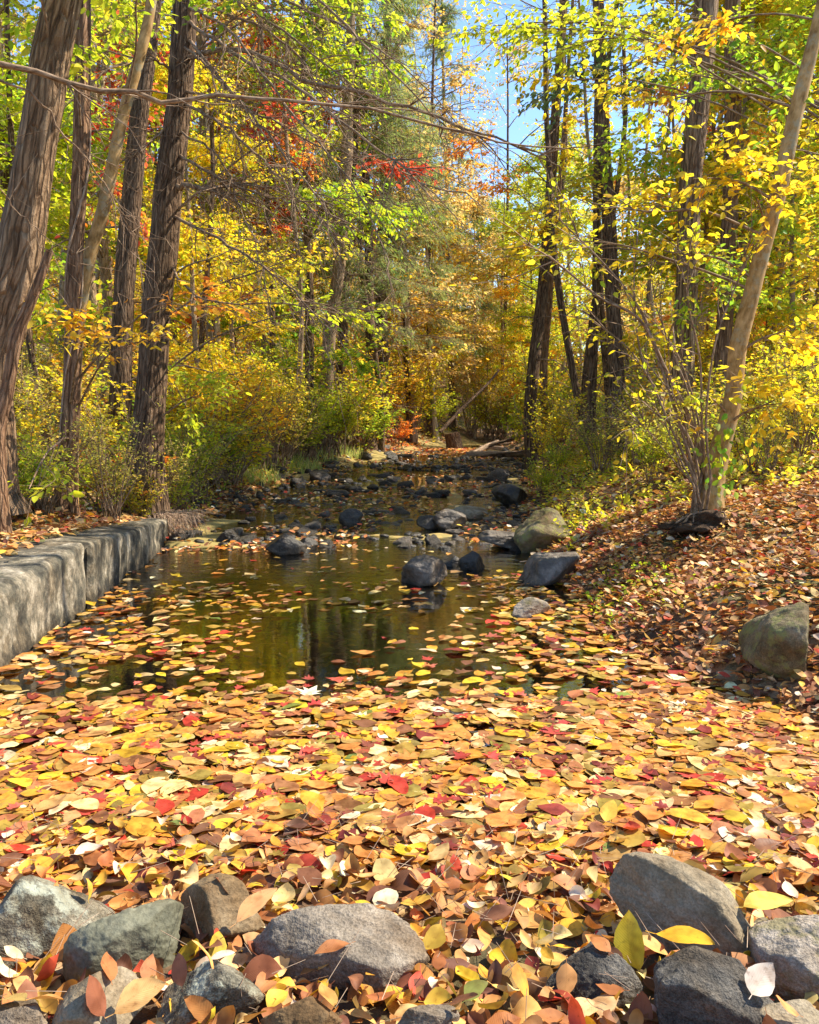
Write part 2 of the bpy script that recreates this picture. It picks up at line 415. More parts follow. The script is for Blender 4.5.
RK = dict(
    lichen=rock_mat('lichened_grey_stone', (.10, .10, .08), (.30, .29, .24), (.50, .49, .42), 1.3, .9, .8, .7, (.40, .42, .33)),
    green=rock_mat('greenish_grey_stone', (.18, .19, .14), (.27, .28, .21), (.38, .38, .29), .6, .7, .4, .35),
    ochre=rock_mat('ochre_brown_stone', (.20, .13, .06), (.34, .24, .13), (.46, .38, .26), .8, .8, .5, .4),
    granite=rock_mat('grey_granite', (.20, .175, .15), (.38, .335, .285), (.56, .505, .44), .9, .8, .7, .6),
    tan=rock_mat('tan_sandstone', (.30, .24, .16), (.44, .38, .28), (.56, .50, .40), .9, .85, .6, .4),
    slate=rock_mat('dark_coarse_stone', (.07, .07, .07), (.19, .185, .18), (.34, .33, .31), 1.4, .8, 1.0, .7),
    pale=rock_mat('pale_quartz_stone', (.32, .27, .21), (.52, .46, .40), (.70, .65, .60), 1.0, .8, .8, .5, (.20, .17, .08)),
    mossy=rock_mat('mossy_tan_boulder', (.14, .12, .06), (.30, .25, .15), (.46, .40, .28), .8, .85, .7, .5, (.20, .20, .06)),
    soil=rock_mat('dark_rooty_soil', (.05, .03, .018), (.12, .075, .045), (.22, .14, .085), 1.6, .95, 1.0, .6),
    wet=rock_mat('dark_wet_stone', (.014, .011, .007), (.038, .029, .019), (.095, .074, .05), 1.2, .42, .7, .5, None, True),
    damp=rock_mat('damp_brown_stone', (.04, .03, .022), (.10, .08, .06), (.22, .18, .14), 1.0, .55, .7, .5, None, True),
)

# ground: dark soil with old leaf bits
def ground_mat():
    m, n, out = mat_new('forest_soil')
    g = N_(n, 'NewGeometry'); v = g.outputs['Position']
    vo = N_(n, 'TexVoronoi'); vo.inputs['Scale'].default_value = 16; n.links.new(v, vo.inputs['Vector'])
    s = n.nodes.new('ShaderNodeSeparateXYZ'); n.links.new(vo.outputs['Color'], s.inputs[0])
    c1 = ramp(n, s.outputs[0], [(0, (.10, .055, .03)), (.35, (.22, .12, .06)), (.6, (.34, .20, .10)), (.85, (.45, .32, .18)), (1, (.30, .12, .05))])
    f = noise_(n, v, 1.3, 5, .6)
    c = mixc(n, ramp(n, f, [(.42, (0, 0, 0)), (.6, (1, 1, 1))]), (.075, .05, .03), c1)
    fg = noise_(n, v, .5, 4, .6)
    c = mixc(n, ramp(n, fg, [(.5, (0, 0, 0)), (.62, (.7, .7, .7))]), c, (.12, .14, .045))
    p = N_(n, 'BsdfPrincipled'); p.inputs['Roughness'].default_value = .95; p.inputs['Specular IOR Level'].default_value = .15
    n.links.new(c, p.inputs['Base Color'])
    b = N_(n, 'Bump'); b.inputs['Strength'].default_value = .8; b.inputs['Distance'].default_value = .03
    n.links.new(math_(n, 'ADD', s.outputs[1], noise_(n, v, 30, 4)), b.inputs['Height']); n.links.new(b.outputs[0], p.inputs['Normal'])
    n.links.new(p.outputs[0], out.inputs[0]); return m
M_GROUND = ground_mat()
def bed_mat():
    m, n, out = mat_new('stream_bed_silt')
    g = N_(n, 'NewGeometry'); v = g.outputs['Position']
    vo = N_(n, 'TexVoronoi'); vo.inputs['Scale'].default_value = 11; n.links.new(v, vo.inputs['Vector'])
    s = n.nodes.new('ShaderNodeSeparateXYZ'); n.links.new(vo.outputs['Color'], s.inputs[0])
    c1 = ramp(n, s.outputs[0], [(0, (.14, .11, .03)), (.5, (.34, .25, .07)), (.8, (.50, .34, .10)), (1, (.30, .12, .04))])
    c = mixc(n, noise_(n, v, 2.0, 4), c1, (.26, .20, .06))
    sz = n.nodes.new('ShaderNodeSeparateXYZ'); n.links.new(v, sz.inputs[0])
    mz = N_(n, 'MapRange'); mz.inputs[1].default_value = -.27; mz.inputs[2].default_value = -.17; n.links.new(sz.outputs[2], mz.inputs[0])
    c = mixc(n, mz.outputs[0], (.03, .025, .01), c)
    p = N_(n, 'BsdfPrincipled'); p.inputs['Roughness'].default_value = .8
    n.links.new(c, p.inputs['Base Color']); n.links.new(p.outputs[0], out.inputs[0]); return m
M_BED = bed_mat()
def water_mat():
    m, n, out = mat_new('clear_brown_water')
    g = N_(n, 'NewGeometry'); v = g.outputs['Position']
    s = n.nodes.new('ShaderNodeSeparateXYZ'); n.links.new(v, s.inputs[0])
    f1 = noise_(n, v, 5.0, 3, .5, (1.0, 1.6, 1)); f2 = noise_(n, v, 22.0, 2, .5, (1.0, 1.8, 1))
    mr = N_(n, 'MapRange'); mr.inputs[1].default_value = 6.0; mr.inputs[2].default_value = 9.0; mr.inputs[3].default_value = .025; mr.inputs[4].default_value = .55
    n.links.new(s.outputs[1], mr.inputs[0])
    h = math_(n, 'ADD', math_(n, 'MULTIPLY', f1, .9), math_(n, 'MULTIPLY', f2, .25))
    b = N_(n, 'Bump'); b.inputs['Distance'].default_value = .05
    n.links.new(mr.outputs[0], b.inputs['Strength']); n.links.new(h, b.inputs['Height'])
    fr = N_(n, 'Fresnel'); fr.inputs[0].default_value = 2.0; n.links.new(b.outputs[0], fr.inputs[1])
    gl = N_(n, 'BsdfGlossy'); gl.inputs['Roughness'].default_value = .02; gl.inputs[0].default_value = (1, 1, 1, 1); n.links.new(b.outputs[0], gl.inputs['Normal'])
    tr = N_(n, 'BsdfTransparent'); tr.inputs[0].default_value = (.74, .65, .36, 1)
    mx = N_(n, 'MixShader'); n.links.new(fr.outputs[0], mx.inputs[0]); n.links.new(tr.outputs[0], mx.inputs[1]); n.links.new(gl.outputs[0], mx.inputs[2])
    n.links.new(mx.outputs[0], out.inputs[0]); return m
M_WATER = water_mat()

# ------------------------------------------------------------------ terrain
XL = np.array([(-20, -2.0), (0, -2.0), (4.3, -2.2), (8.8, -2.62), (12, -2.7), (14, -2.7), (20, -1.9), (26, .2), (32, 2.2), (60, 9), (200, 30)], float)
XR = np.array([(-20, 2.6), (0, 2.6), (2.3, 2.1), (3.2, 1.78), (3.8, 1.58), (4.9, 1.32), (6.6, 1.25), (9, 1.45), (12, 1.75), (14, 2.0), (20, 2.9), (26, 3.0), (32, 4.2), (60, 12), (200, 35)], float)
def xl(y): return np.interp(y, XL[:, 0], XL[:, 1])
def xr(y): return np.interp(y, XR[:, 0], XR[:, 1]) + .09*np.sin(np.asarray(y)*2.3)
def zw(y): return np.interp(y, [-20, 8.4, 10, 14, 20, 26, 32], [0, 0, .04, .14, .32, .5, .62])
def height(x, y):
    x = np.asarray(x, float); y = np.asarray(y, float)
    l, r, z0 = xl(y), xr(y), zw(y)
    dr = x-r; dl = l-x
    amp_r = np.interp(y, [0, 2.4, 4, 7, 12, 20, 40], [.25, .35, .62, .95, .9, .9, 1.2])
    zr = z0 + 1.12*amp_r*(1-np.exp(-np.maximum(dr, 0)/1.7)) + np.maximum(dr-2, 0)*.045
    wall = np.interp(y, [0, 4.3, 5.8, 8.8, 9.3, 12, 30], [.4, .42, .46, .26, .12, .25, .4])
    zl = z0 + wall*np.where(y < 9, 1.0, (1-np.exp(-np.maximum(dl, 0)/.5))) + .5*(1-np.exp(-np.maximum(dl-.7, 0)/1.0)) + np.maximum(dl-2, 0)*.05
    # behind the wall the ground starts at the back of the wall, the bed in front of it
    zl = np.where((y < 9.0) & (dl < .3), z0-.3, zl)
    t = np.clip((x-l)/np.maximum(r-l, .1), 0, 1)
    deep = np.interp(y, [0, 2.2, 2.6, 3.5, 5.5, 7, 8.6, 10, 30], [.0, .0, -.14, -.3, -.28, -.13, -.06, -.05, -.05])
    bed = z0 + deep*np.clip(np.sin(np.pi*t)*2.2, 0, 1)
    bed = bed + np.where(y > 8.6, .02+.06*n2(x, y, 1.4, 3, 4), 0)
    z = np.where(dr > 0, zr, np.where(dl > 0, zl, bed))
    z = z + np.where(y < 2.4, np.clip((2.4-y)*.10, 0, .1), 0)*np.where((x > l) & (x < r), 1, .2)
    far = np.clip((y-30)/20, 0, 1)
    z = z + far*np.clip(y-30, 0, 120)*.10 + np.clip(np.abs(x-(l+r)/2)-8, 0, 60)*.06
    out = np.clip(np.maximum(dr, dl), 0, 2)/2
    z = z + out*(.05*n2(x, y, 1.1, 3, 1)+.12*n2(x, y, .3, 2, 2))
    return z
def axis(fine, lo, hi, step, gmax):
    a = list(np.arange(fine[0], fine[1]+1e-6, step)); s = step
    while a[-1] < hi: s = min(s*1.18, gmax); a.append(a[-1]+s)
    s = step
    while a[0] > lo: s = min(s*1.18, gmax); a.insert(0, a[0]-s)
    return np.array(a)
gx = axis((-4.2, 5.0), -260, 260, .07, 12); gy = axis((1.2, 10.0), -60, 420, .08, 12)
GX, GY = np.meshgrid(gx, gy); GZ = height(GX, GY)
def grid_faces(nx, ny):
    i = np.arange(nx-1)[None]+np.arange(ny-1)[:, None]*nx
    return np.stack([i, i+1, i+nx+1, i+nx], -1).reshape(-1, 4)
gr = MB().add(np.stack([GX, GY, GZ], -1).reshape(-1, 3), grid_faces(len(gx), len(gy))).build('ground', M_GROUND, smooth=True)
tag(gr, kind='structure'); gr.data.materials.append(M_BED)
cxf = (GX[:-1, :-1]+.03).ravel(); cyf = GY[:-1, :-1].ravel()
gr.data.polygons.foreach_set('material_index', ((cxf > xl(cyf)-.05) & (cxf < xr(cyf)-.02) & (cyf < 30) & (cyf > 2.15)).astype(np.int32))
wx = np.linspace(-3.6, 4.5, 60); wy = np.linspace(1.9, 30, 160)
WX, WY = np.meshgrid(wx, wy)
tag(MB().add(np.stack([WX, WY, zw(WY)+0*WX], -1).reshape(-1, 3), grid_faces(60, 160)).build('stream_water', M_WATER, smooth=True), kind='structure')

# ------------------------------------------------------------------ old concrete wall
def wall_mat():
    m, n, out = mat_new('weathered_concrete')
    g = N_(n, 'NewGeometry'); v = g.outputs['Position']
    f1 = noise_(n, v, 6, 7, .7, (1, 1, .8)); f2 = noise_(n, v, 28, 5, .65, (1, 1, .6)); f3 = noise_(n, v, 2.2, 4)
    c = ramp(n, f1, [(.36, (.03, .027, .018)), (.46, (.09, .08, .055)), (.55, (.21, .175, .12)), (.68, (.44, .385, .29))])
    c = mixc(n, .6, c, ramp(n, f2, [(.34, (.45, .42, .36)), (.6, (1.2, 1.2, 1.2))]), 'MULTIPLY')
    c = mixc(n, ramp(n, f3, [(.6, (0, 0, 0)), (.75, (.6, .6, .6))]), c, (.13, .12, .06))
    sz = n.nodes.new('ShaderNodeSeparateXYZ'); n.links.new(v, sz.inputs[0])
    wl = N_(n, 'MapRange'); wl.inputs[1].default_value = .03; wl.inputs[2].default_value = .10; n.links.new(math_(n, 'ADD', sz.outputs[2], math_(n, 'MULTIPLY', math_(n, 'SUBTRACT', f1, .5), .25)), wl.inputs[0])
    c = mixc(n, wl.outputs[0], mixc(n, 1.0, c, (.32, .28, .2), 'MULTIPLY'), c)
    f5 = noise_(n, v, 3.2, 5, .7)
    c = mixc(n, ramp(n, f5, [(.5, (0, 0, 0)), (.58, (.75, .75, .75))]), c, mixc(n, 1.0, c, (.36, .30, .2), 'MULTIPLY'))
    p = N_(n, 'BsdfPrincipled'); p.inputs['Roughness'].default_value = .9; n.links.new(c, p.inputs['Base Color'])
    b = N_(n, 'Bump'); b.inputs['Strength'].default_value = .9; b.inputs['Distance'].default_value = .03
    n.links.new(math_(n, 'ADD', f1, math_(n, 'MULTIPLY', f2, .5)), b.inputs['Height']); n.links.new(b.outputs[0], p.inputs['Normal'])
    n.links.new(p.outputs[0], out.inputs[0]); return m
M_WALL = wall_mat()
wall = empty('concrete_wall', (-2.3, 6, 0)); tag(wall, 'weathered low concrete wall in two blocks along the left edge of the pool', 'wall')
def wall_block(y0, y1, h0, h1, bev0, bev1, seed):
    ns = int((y1-y0)/.025); s = np.linspace(y0, y1, ns)
    mb = MB(); rows = []
    for y in s:
        t = (y-y0)/(y1-y0); H = h0+(h1-h0)*t; bv = bev0+(bev1-bev0)*t
        end = min((y-y0), (y1-y))/.05; rnd = max(0, 1-end)**2*.04
        x0 = float(np.interp(y, [2.5, 4.3, 5.85, 8.85], [-2.06, -2.19, -2.31, -2.62])) - rnd
        pr = [(x0+.02, -.4)]+[(x0, z) for z in np.linspace(-.35, max(H-bv, .05), 14)]
        for a in np.linspace(.15, 1, 8)*math.pi/2:
            pr.append((x0-bv*.95*(1-math.cos(a)), H-bv+bv*math.sin(a)-rnd))
        pr += [(x0-bv*.95-d, H-rnd+.04*d) for d in np.linspace(.06, .72, 9)] + [(x0-bv-.78, H-.35)]
        rows.append([(a, y, b) for a, b in pr])
    V = np.array(rows); k = V.shape[1]; P = V.reshape(-1, 3)
    d = fbm(P*np.array([5, 5, 6.]), 5, seed)*.016 + fbm(P*np.array([2, 2, 1.5]), 3, seed+9)*.016
    P = P + np.stack([d, np.zeros(len(d)), d*.7], -1)
    mb.add(P, grid_faces(k, ns))
    for e in (0, ns-1):
        mb.add(P[e*k:(e+1)*k], np.array([list(range(k))]))
    o = mb.build('wall_block', M_WALL, wall, smooth=True, loc=(-2.3, 6, 0)); o.location = (0, 0, 0); return o
wb1 = wall_block(2.4, 5.80, .37, .47, .13, .05, 3); wb2 = wall_block(5.88, 8.88, .45, .27, .04, .04, 11)

# ------------------------------------------------------------------ stones
def ico(sub):
    import bmesh
    b = bmesh.new(); bmesh.ops.create_icosphere(b, subdivisions=sub, radius=1)
    V = np.array([v.co[:] for v in b.verts]); F = np.array([[v.index for v in f.verts] for f in b.faces]); b.free(); return V, F
ICO = {s: ico(s) for s in (3, 4, 5, 6)}
def rock_verts(seed, sub=5, facets=12, sharp=14, rough=.05):
    rs = np.random.default_rng(seed); V, F = ICO[sub]
    n = norm(rs.normal(size=(facets, 3))); d = rs.uniform(.62, 1.0, facets)
    dots = V@n.T
    inv = np.maximum(dots, 1e-3)/d
    r = 1/((inv**sharp).sum(1)**(1/sharp))
    r = np.clip(r, .3, 1.25)
    P = V*r[:, None]
    P = P*(1+rough*fbm(V*2.2+seed, 4, seed % 97)[:, None]+rough*.45*fbm(V*9+seed, 3, seed % 89)[:, None])
    return P, F
def rock(name, label, cat, c, half, seed, mat, rz=0, group=None, sub=5, tilt=0, facets=12, sharp=14, rough=.05, sink=0):
    P, F = rock_verts(seed, sub, facets, sharp, rough)
    P = P*np.array(half)
    ct, st = math.cos(tilt), math.sin(tilt)
    P = P@np.array([[ct, 0, st], [0, 1, 0], [-st, 0, ct]]).T
    cz, sz = math.cos(rz), math.sin(rz); P = P@np.array([[cz, -sz, 0], [sz, cz, 0], [0, 0, 1]]).T
    o = MB().add(P, F).build(name, RK[mat], smooth=True)
    o.location = (c[0], c[1], c[2]-sink)
    tag(o, label, cat, group); return o

NEAR = [  # px, py, width px, height px, plane z, material, rz, tilt(deg), facets, label
    (38, 924, 108, 98, .10, 'lichen', .3, 0, 14, 'rounded grey boulder speckled with pale lichen at the left edge of the near bank'),
    (134, 941, 98, 76, .12, 'green', .5, 10, 9, 'greenish grey angular stone with smooth flat top and dark lower faces'),
    (219, 916, 78, 74, .10, 'ochre', .1, 0, 11, 'ochre brown squarish stone between the greenish stone and the big grey one'),
    (331, 945, 145, 88, .12, 'granite', -.1, 0, 12, 'largest grey granite stone in the middle of the near bank'),
    (107, 1003, 82, 66, .16, 'tan', 1.2, 8, 10, 'tan blocky stone just below the greenish grey one'),
    (14, 1020, 66, 46, .18, 'granite', .2, 0, 10, 'bluish grey stone cut by the bottom left corner'),
    (213, 988, 84, 74, .14, 'lichen', .4, 0, 9, 'grey stone under dry pine needles below the ochre stone'),
    (312, 1016, 74, 42, .17, 'ochre', 0, 0, 10, 'small olive brown stone below the largest grey one'),
    (428, 1016, 66, 38, .17, 'granite', .3, 0, 9, 'small brown grey stone at the bottom of the near bank among leaves'),
    (703, 922, 150, 78, .13, 'tan', -.45, 24, 10, 'long pale sandstone slab sloping down to the right'),
    (718, 1005, 134, 84, .16, 'slate', -.2, 12, 10, 'dark bluish coarse stone below the sandstone slab'),
    (805, 948, 76, 86, .14, 'pale', .4, 0, 9, 'sunlit white stone at the right edge of the near bank'),
    (592, 972, 84, 62, .11, 'slate', .2, -6, 10, 'flat dark stone mostly buried by brown leaves'),
    (795, 1018, 66, 40, .17, 'tan', .1, 0, 10, 'small tan stone in the bottom right corner'),
]
near_rock_xy = []
SHORT = ['lichened boulder', 'greenish stone', 'ochre stone', 'big granite stone', 'tan blocky stone', 'corner stone', 'needle strewn stone', 'olive brown stone', 'small bottom stone', 'sandstone slab', 'dark bluish stone', 'white stone', 'buried dark stone', 'small tan stone']
for i, (px, py, wpx, hpx, z, mt, rz, tl, fc, lb) in enumerate(NEAR):
    c = Pz(px, py, z); dist = np.linalg.norm(c-np.array([0, 0, CAM_H]))
    hx = wpx/FOC*dist/2*.92; hv = hpx/FOC*dist/2*.98
    c[2] -= .015
    rock('stone', lb, 'stone', c, (hx, max(hv*.85, hx*.5), hv*.85), 100+i*7, mt, rz, 'stones of the near bank', 6, R(tl), fc, 16, .045)
    near_rock_xy.append((c[0], c[1], c[2], hx, max(hv*.85, hx*.5), hv*.85, SHORT[i]))
MID = [ # px, base py, width, height, base z
    (788, 668, 70, 56, .12, 'mossy', 1.9, -14, 'angular boulder on the right bank with sunlit pale right side'),
    (550, 552, 52, 44, .02, 'mossy', .2, 0, 'rounded mossy tan boulder where the right bank meets the riffle'),
    (549, 588, 54, 36, -.02, 'damp', .3, -12, 'dark fronted boulder with pale slanting top below the mossy boulder'),
    (420, 588, 44, 28, -.02, 'damp', .1, 0, 'grey brown stone standing alone in the open pool'),
    (283, 556, 36, 22, -.02, 'wet', .1, 0, 'dark pointed stone in the pool near its left side'),
    (307, 552, 20, 12, -.02, 'wet', .6, 0, 'small dark stone right beside the dark pointed one'),
    (473, 571, 22, 18, -.01, 'wet', 0, 0, 'small dark upright stone right of the lone grey brown one'),
    (452, 567, 26, 10, -.01, 'wet', .2, 0, 'low dark flat stone in the pool beside the small upright one'),
    (530, 620, 34, 18, -.02, 'pale', .2, 0, 'pale stone just breaking the water among floating leaves'),
    (508, 548, 44, 18, .02, 'damp', .1, 0, 'flat leaf strewn stone left of the mossy boulder'),
    (447, 530, 30, 18, .03, 'damp', .3, 0, 'brown stone at the top of the pool between trickles'),
    (429, 530, 18, 16, .03, 'wet', .3, 0, 'small round dark stone at the top of the pool'),
    (352, 527, 20, 16, .03, 'wet', .3, 0, 'small round black stone in the middle of the riffle edge'),
    (470, 520, 40, 12, .05, 'tan', .1, 0, 'pale flat stone lying in the riffle'),
    (512, 506, 34, 20, .08, 'wet', .1, 0, 'dark round stone by the right shrub edge of the riffle'),
]
for i, (px, py, wpx, hpx, z, mt, rz, tl, lb) in enumerate(MID):
    c = Pz(px, py, z); dist = np.linalg.norm(c-np.array([0, 0, CAM_H]))
    hx = wpx/FOC*dist/2; hv = hpx/FOC*dist/2
    rock('boulder' if wpx > 40 else 'stone', lb, 'boulder' if wpx > 40 else 'stone', (c[0], c[1]+hx*.5, c[2]+hv*.85), (hx*1.08, max(hx*.8, .05), hv*1.15), 300+i*5, mt, rz, None, 5, R(tl), 10, 12, .06)

ORD = 'first second third fourth fifth sixth seventh eighth ninth tenth eleventh twelfth thirteenth fourteenth fifteenth sixteenth seventeenth eighteenth nineteenth twentieth'.split()
TENS = 'twenty thirty forty fifty sixty seventy eighty ninety'.split()
def ordw(i):
    n = i+1
    if n <= 20: return ORD[n-1]
    if n % 10 == 0: return TENS[n//10-2][:-1]+'ieth'
    return TENS[n//10-2]+'-'+ORD[n % 10-1]

# riffle stones: one mesh per kind, then copies
protos = []
for k in range(9):
    P, F = rock_verts(700+k*3, 4, 9, 14, .11)
    me = MB().add(P, F).build('riffle_stone', RK['wet' if k % 3 else 'damp'], smooth=True)
    protos.append(me)
rs = np.random.default_rng(5)
cand = []
for band, (ya, yb, n) in enumerate([(8.4, 9.6, 38), (9.6, 11.2, 44), (11.2, 13.5, 52), (13.5, 16.5, 54), (16.5, 20, 48), (20, 24.5, 40)]):
    row = []
    tries = 0
    while len(row) < n and tries < 4000:
        tries += 1
        y = rs.uniform(ya, yb); x = rs.uniform(xl(y)-.35, xr(y)+.35)
        t = (x-xl(y))/(xr(y)-xl(y))
        if band == 0 and .12 < t < .62 and rs.random() < .7: continue
        if band >= 2 and .35 < t < .8 and n2(x, y, .8, 2, 8) > .25 and rs.random() < .7: continue
        r = rs.uniform(.045, .12)*(1 if rs.random() < .88 else 1.5)*(1+.035*(y-8))
        if any((x-q[0])**2+(y-q[1])**2 < (.52*(r+q[2]))**2 for q in row): continue
        row.append((x, y, r))
    cand.append(row)
used = set()
BN = ['nearest', 'second nearest', 'third', 'fourth', 'fifth', 'farthest']
for band, row in enumerate(cand):
    row.sort(key=lambda q: q[0]/q[1])
    for i, (x, y, r) in enumerate(row):
        k = int(rs.integers(9)); src = protos[k]
        if k in used: o = src.copy(); C.objects.link(o)
        else: o = src; used.add(k)
        asp = rs.uniform(.4, .75)
        r *= .88; o.scale = (r*rs.uniform(.9, 1.3), r*rs.uniform(.8, 1.1), r*asp); o.rotation_euler = (rs.uniform(-.2, .2), rs.uniform(-.2, .2), rs.uniform(0, 6.28))
        o.location = (x, y, float(max(height(x, y), zw(y)-.04))+r*asp*.35)
        tag(o, f'dark wet stone in the {BN[band]} row of riffle stones, {ordw(i)} from the left', 'stone', 'dark wet stones of the riffle')

# cobbles and gravel between them
GV, GF = rock_verts(41, 3, 9, 12, .1); V2, F2 = ico(2); mbg = MB(); cols = []
n = 2300; y = 8.5+rng.random(n)**1.1*17; x = xl(y)-.2+rng.random(n)*(xr(y)-xl(y)+.4); tt_ = (x-xl(y))/(xr(y)-xl(y)); k = (n2(x, y, .9, 2, 14) > np.where((tt_ > .3) & (tt_ < .85) & (y > 9.5), .12, -.3)); x, y = x[k], y[k]; n = len(x)
Vn = V2*(1+.3*fbm(V2*1.6+3, 2, 3)[:, None])
z = np.maximum(height(x, y), zw(y)-.03)+.005; sz_ = rng.uniform(.02, .06, (n, 1, 1))*(1+.03*(y-8))[:, None, None]*rng.uniform(.6, 1.3, (n, 1, 3))*np.array([1.2, 1, .65])
an = rng.uniform(0, 6.28, n); Rz = np.zeros((n, 3, 3)); Rz[:, 0, 0] = Rz[:, 1, 1] = np.cos(an); Rz[:, 0, 1] = -np.sin(an); Rz[:, 1, 0] = np.sin(an); Rz[:, 2, 2] = 1
W_ = np.einsum('nij,nkj->nki', Rz, Vn[None]*sz_)+np.stack([x, y, z], -1)[:, None]
mbg.add(W_.reshape(-1, 3), (F2[None]+(np.arange(n)*len(V2))[:, None, None]).reshape(-1, 3))
tag(mbg.build('gravel', RK['wet'], smooth=True), 'dark wet cobbles and gravel filling the riffle', kind='stuff')

# ------------------------------------------------------------------ the carpet of floating leaves and the bank litter
trs = np.random.default_rng(21)
T_NEAR = [tmpl_near(trs) for _ in range(16)]
T_FLAT = [tmpl_near(trs, curl=trs.uniform(-.35, .3), cup=trs.uniform(-.05, .2)) for _ in range(12)]
T_CURL = [tmpl_near(trs, curl=trs.uniform(1.0, 2.4)*trs.choice([-1, 1]), cup=trs.uniform(.2, .9)) for _ in range(10)]
T_MAPLE = [tmpl_maple(trs) for _ in range(4)]
T_MID = [tmpl_mid(.27, .06, .05), tmpl_mid(.3, -.05, .1), tmpl_mid(.22, .12, -.1)]

def infr(p, m=60):
    px, py, zc = project(p); return (px > -m) & (px < 819+m) & (py < 1024+m) & (py > -m)
def leaf_params(pos, tilt, zr=None):
    n = len(pos); a = rng.uniform(0, 2*np.pi, n); tl = np.abs(rng.normal(0, 1, n))*tilt
    D = np.stack([np.cos(a), np.sin(a), rng.normal(0, 1, n)*tilt*.8], -1)
    Nn = np.stack([rng.normal(0, 1, n)*tilt, rng.normal(0, 1, n)*tilt, np.ones(n)], -1)
    return frames(D, Nn)

SHORTL = []     # candidate individual leaves: (pos, R, size, col, template, flat?)
def emit(mb, tms, pos, Rm, size, col, wid):
    idx = rng.integers(len(tms), size=len(pos))
    for k, t in enumerate(tms):
        m = idx == k; scatter(mb, t, pos[m], Rm[m], size[m], col[m], wid[m])

# floating leaves
n = 26000
y = rng.uniform(2.25, 8.6, n); x = rng.uniform(-2.7, 2.4, n)
y = np.where(rng.random(n) < .4, rng.uniform(2.25, 3.8, n), y)
L_, R_ = xl(y), xr(y)
inside = (x > L_-.02) & (x < R_+.15)
t = (x-L_)/(R_-L_)
nz = n2(x, y, 1.3, 3, 31); nz2 = n2(x, y, 3.5, 2, 33)
dens = np.interp(y+.45*nz+.2*nz2, [2, 2.8, 3.2, 3.6, 4.0, 4.5, 5.2, 6.2, 6.8, 7.4, 8.6], [.85, .58, .46, .38, .27, .20, .16, .12, .05, .02, .01])
dens = dens + np.where(y > 3.5, .26*np.clip(nz+.1, -1, 1)*np.interp(y, [3.8, 6.3, 7], [1, .6, .1]), 0)
dens += np.where((t > .80) & (y < 7), .4, 0) + np.where((t < .38) & (y < 6.6) & (y > 4.3), .16, 0)
dens -= np.where((t > .38) & (t < .72) & (y > 4.0) & (y < 5.6), .16, 0)
dens = np.where(y > 7.4, np.minimum(dens, .04), dens)
dens = dens*(1-.5*np.clip(nz2, 0, 1)*(y > 3.9))
keep = inside & (rng.random(n) < dens)
x, y = x[keep], y[keep]; n = len(x)
pos = np.stack([x, y, rng.uniform(.003, .02, n)+np.where(y < 2.6, rng.uniform(0, .03, n), 0)], -1)
tilt = np.interp(y, [2.2, 2.5, 3.0, 9], [.18, .08, .04, .02])
Rm = leaf_params(pos, tilt)
size = np.clip(rng.lognormal(-2.42, .27, n), .04, .15)
col = pick('carpet', n, .14)
wid = rng.uniform(.85, 1.35, n)
vis = infr(pos, 0); dist = np.linalg.norm(pos-np.array([0, 0, CAM_H]), axis=1)
score = np.where(vis, size/dist*np.sqrt(wid), 0)*(1+pos[:, 2]*8)
top = np.argsort(-score)[:210]
rest = np.ones(n, bool); rest[top] = False
mbf = MB(); mp = rng.random(n) < .2
nearm = y < 5.2
emit(mbf, T_FLAT, *[a[rest & nearm & ~mp] for a in (pos, Rm, size, col, wid)])
small_red = np.where(rng.random((n, 1)) < .35, pick([('red', 2), ('maroon', 1)], n), col)
emit(mbf, T_MAPLE, *[a[rest & nearm & mp] for a in (pos, Rm, size*.8, small_red, wid)])
emit(mbf, T_MID, *[a[rest & ~nearm] for a in (pos, Rm, size*1.05, col, wid)])
tag(mbf.build('floating_leaves', M_FLOAT), 'carpet of fallen yellow and tan leaves floating over the pool', 'leaves', kind='stuff')

def colour_word(c):
    r, g, b = c
    if r > .58 and g > .5 and b > .28: return 'cream'
    if g > r: return 'green'
    if r > .5 and g > .42 and b < .16: return 'yellow'
    if r > .35 and g < .15: return 'red'
    if r > .45 and g < .42 and b < .16: return 'orange'
    if r > .5: return 'tan'
    if g > r*.65: return 'olive'
    return 'brown'
def zone_word(p):
    px, py, _ = project(p); px, py = px[0], py[0]
    side = 'left' if px < 273 else ('middle' if px < 546 else 'right')
    return side
def leaf_things(idx, pos, Rm, size, col, wid, tms, mat, where, group):
    cnt = {}
    for i in sorted(idx, key=lambda i: project(pos[i])[0][0]):
        t = tms[int(rng.integers(len(tms)))]
        mb = MB(); scatter(mb, t, pos[i:i+1], Rm[i:i+1], size[i:i+1], col[i:i+1], wid[i:i+1])
        o = mb.build('fallen_leaf', mat, smooth=True, loc=pos[i])
        cw, zn = colour_word(col[i]), zone_word(pos[i])
        if where == 'stones': zn = min(near_rock_xy, key=lambda q: (q[0]-pos[i][0])**2+(q[1]-pos[i][1])**2)[6]
        cnt[(cw, zn)] = k = cnt.get((cw, zn), 0)+1
        tag(o, f'{cw} dry leaf lying by the {zn}, {ordw(k-1)} {cw} one there from the left' if where == 'stones' else f'{cw} leaf floating at the {zn} of the near carpet, {ordw(k-1)} {cw} one from left', 'leaf', group)
leaf_things(top, pos, Rm, size, col, wid, T_FLAT, M_FLOAT, 'carpet', 'leaves floating in the near carpet')

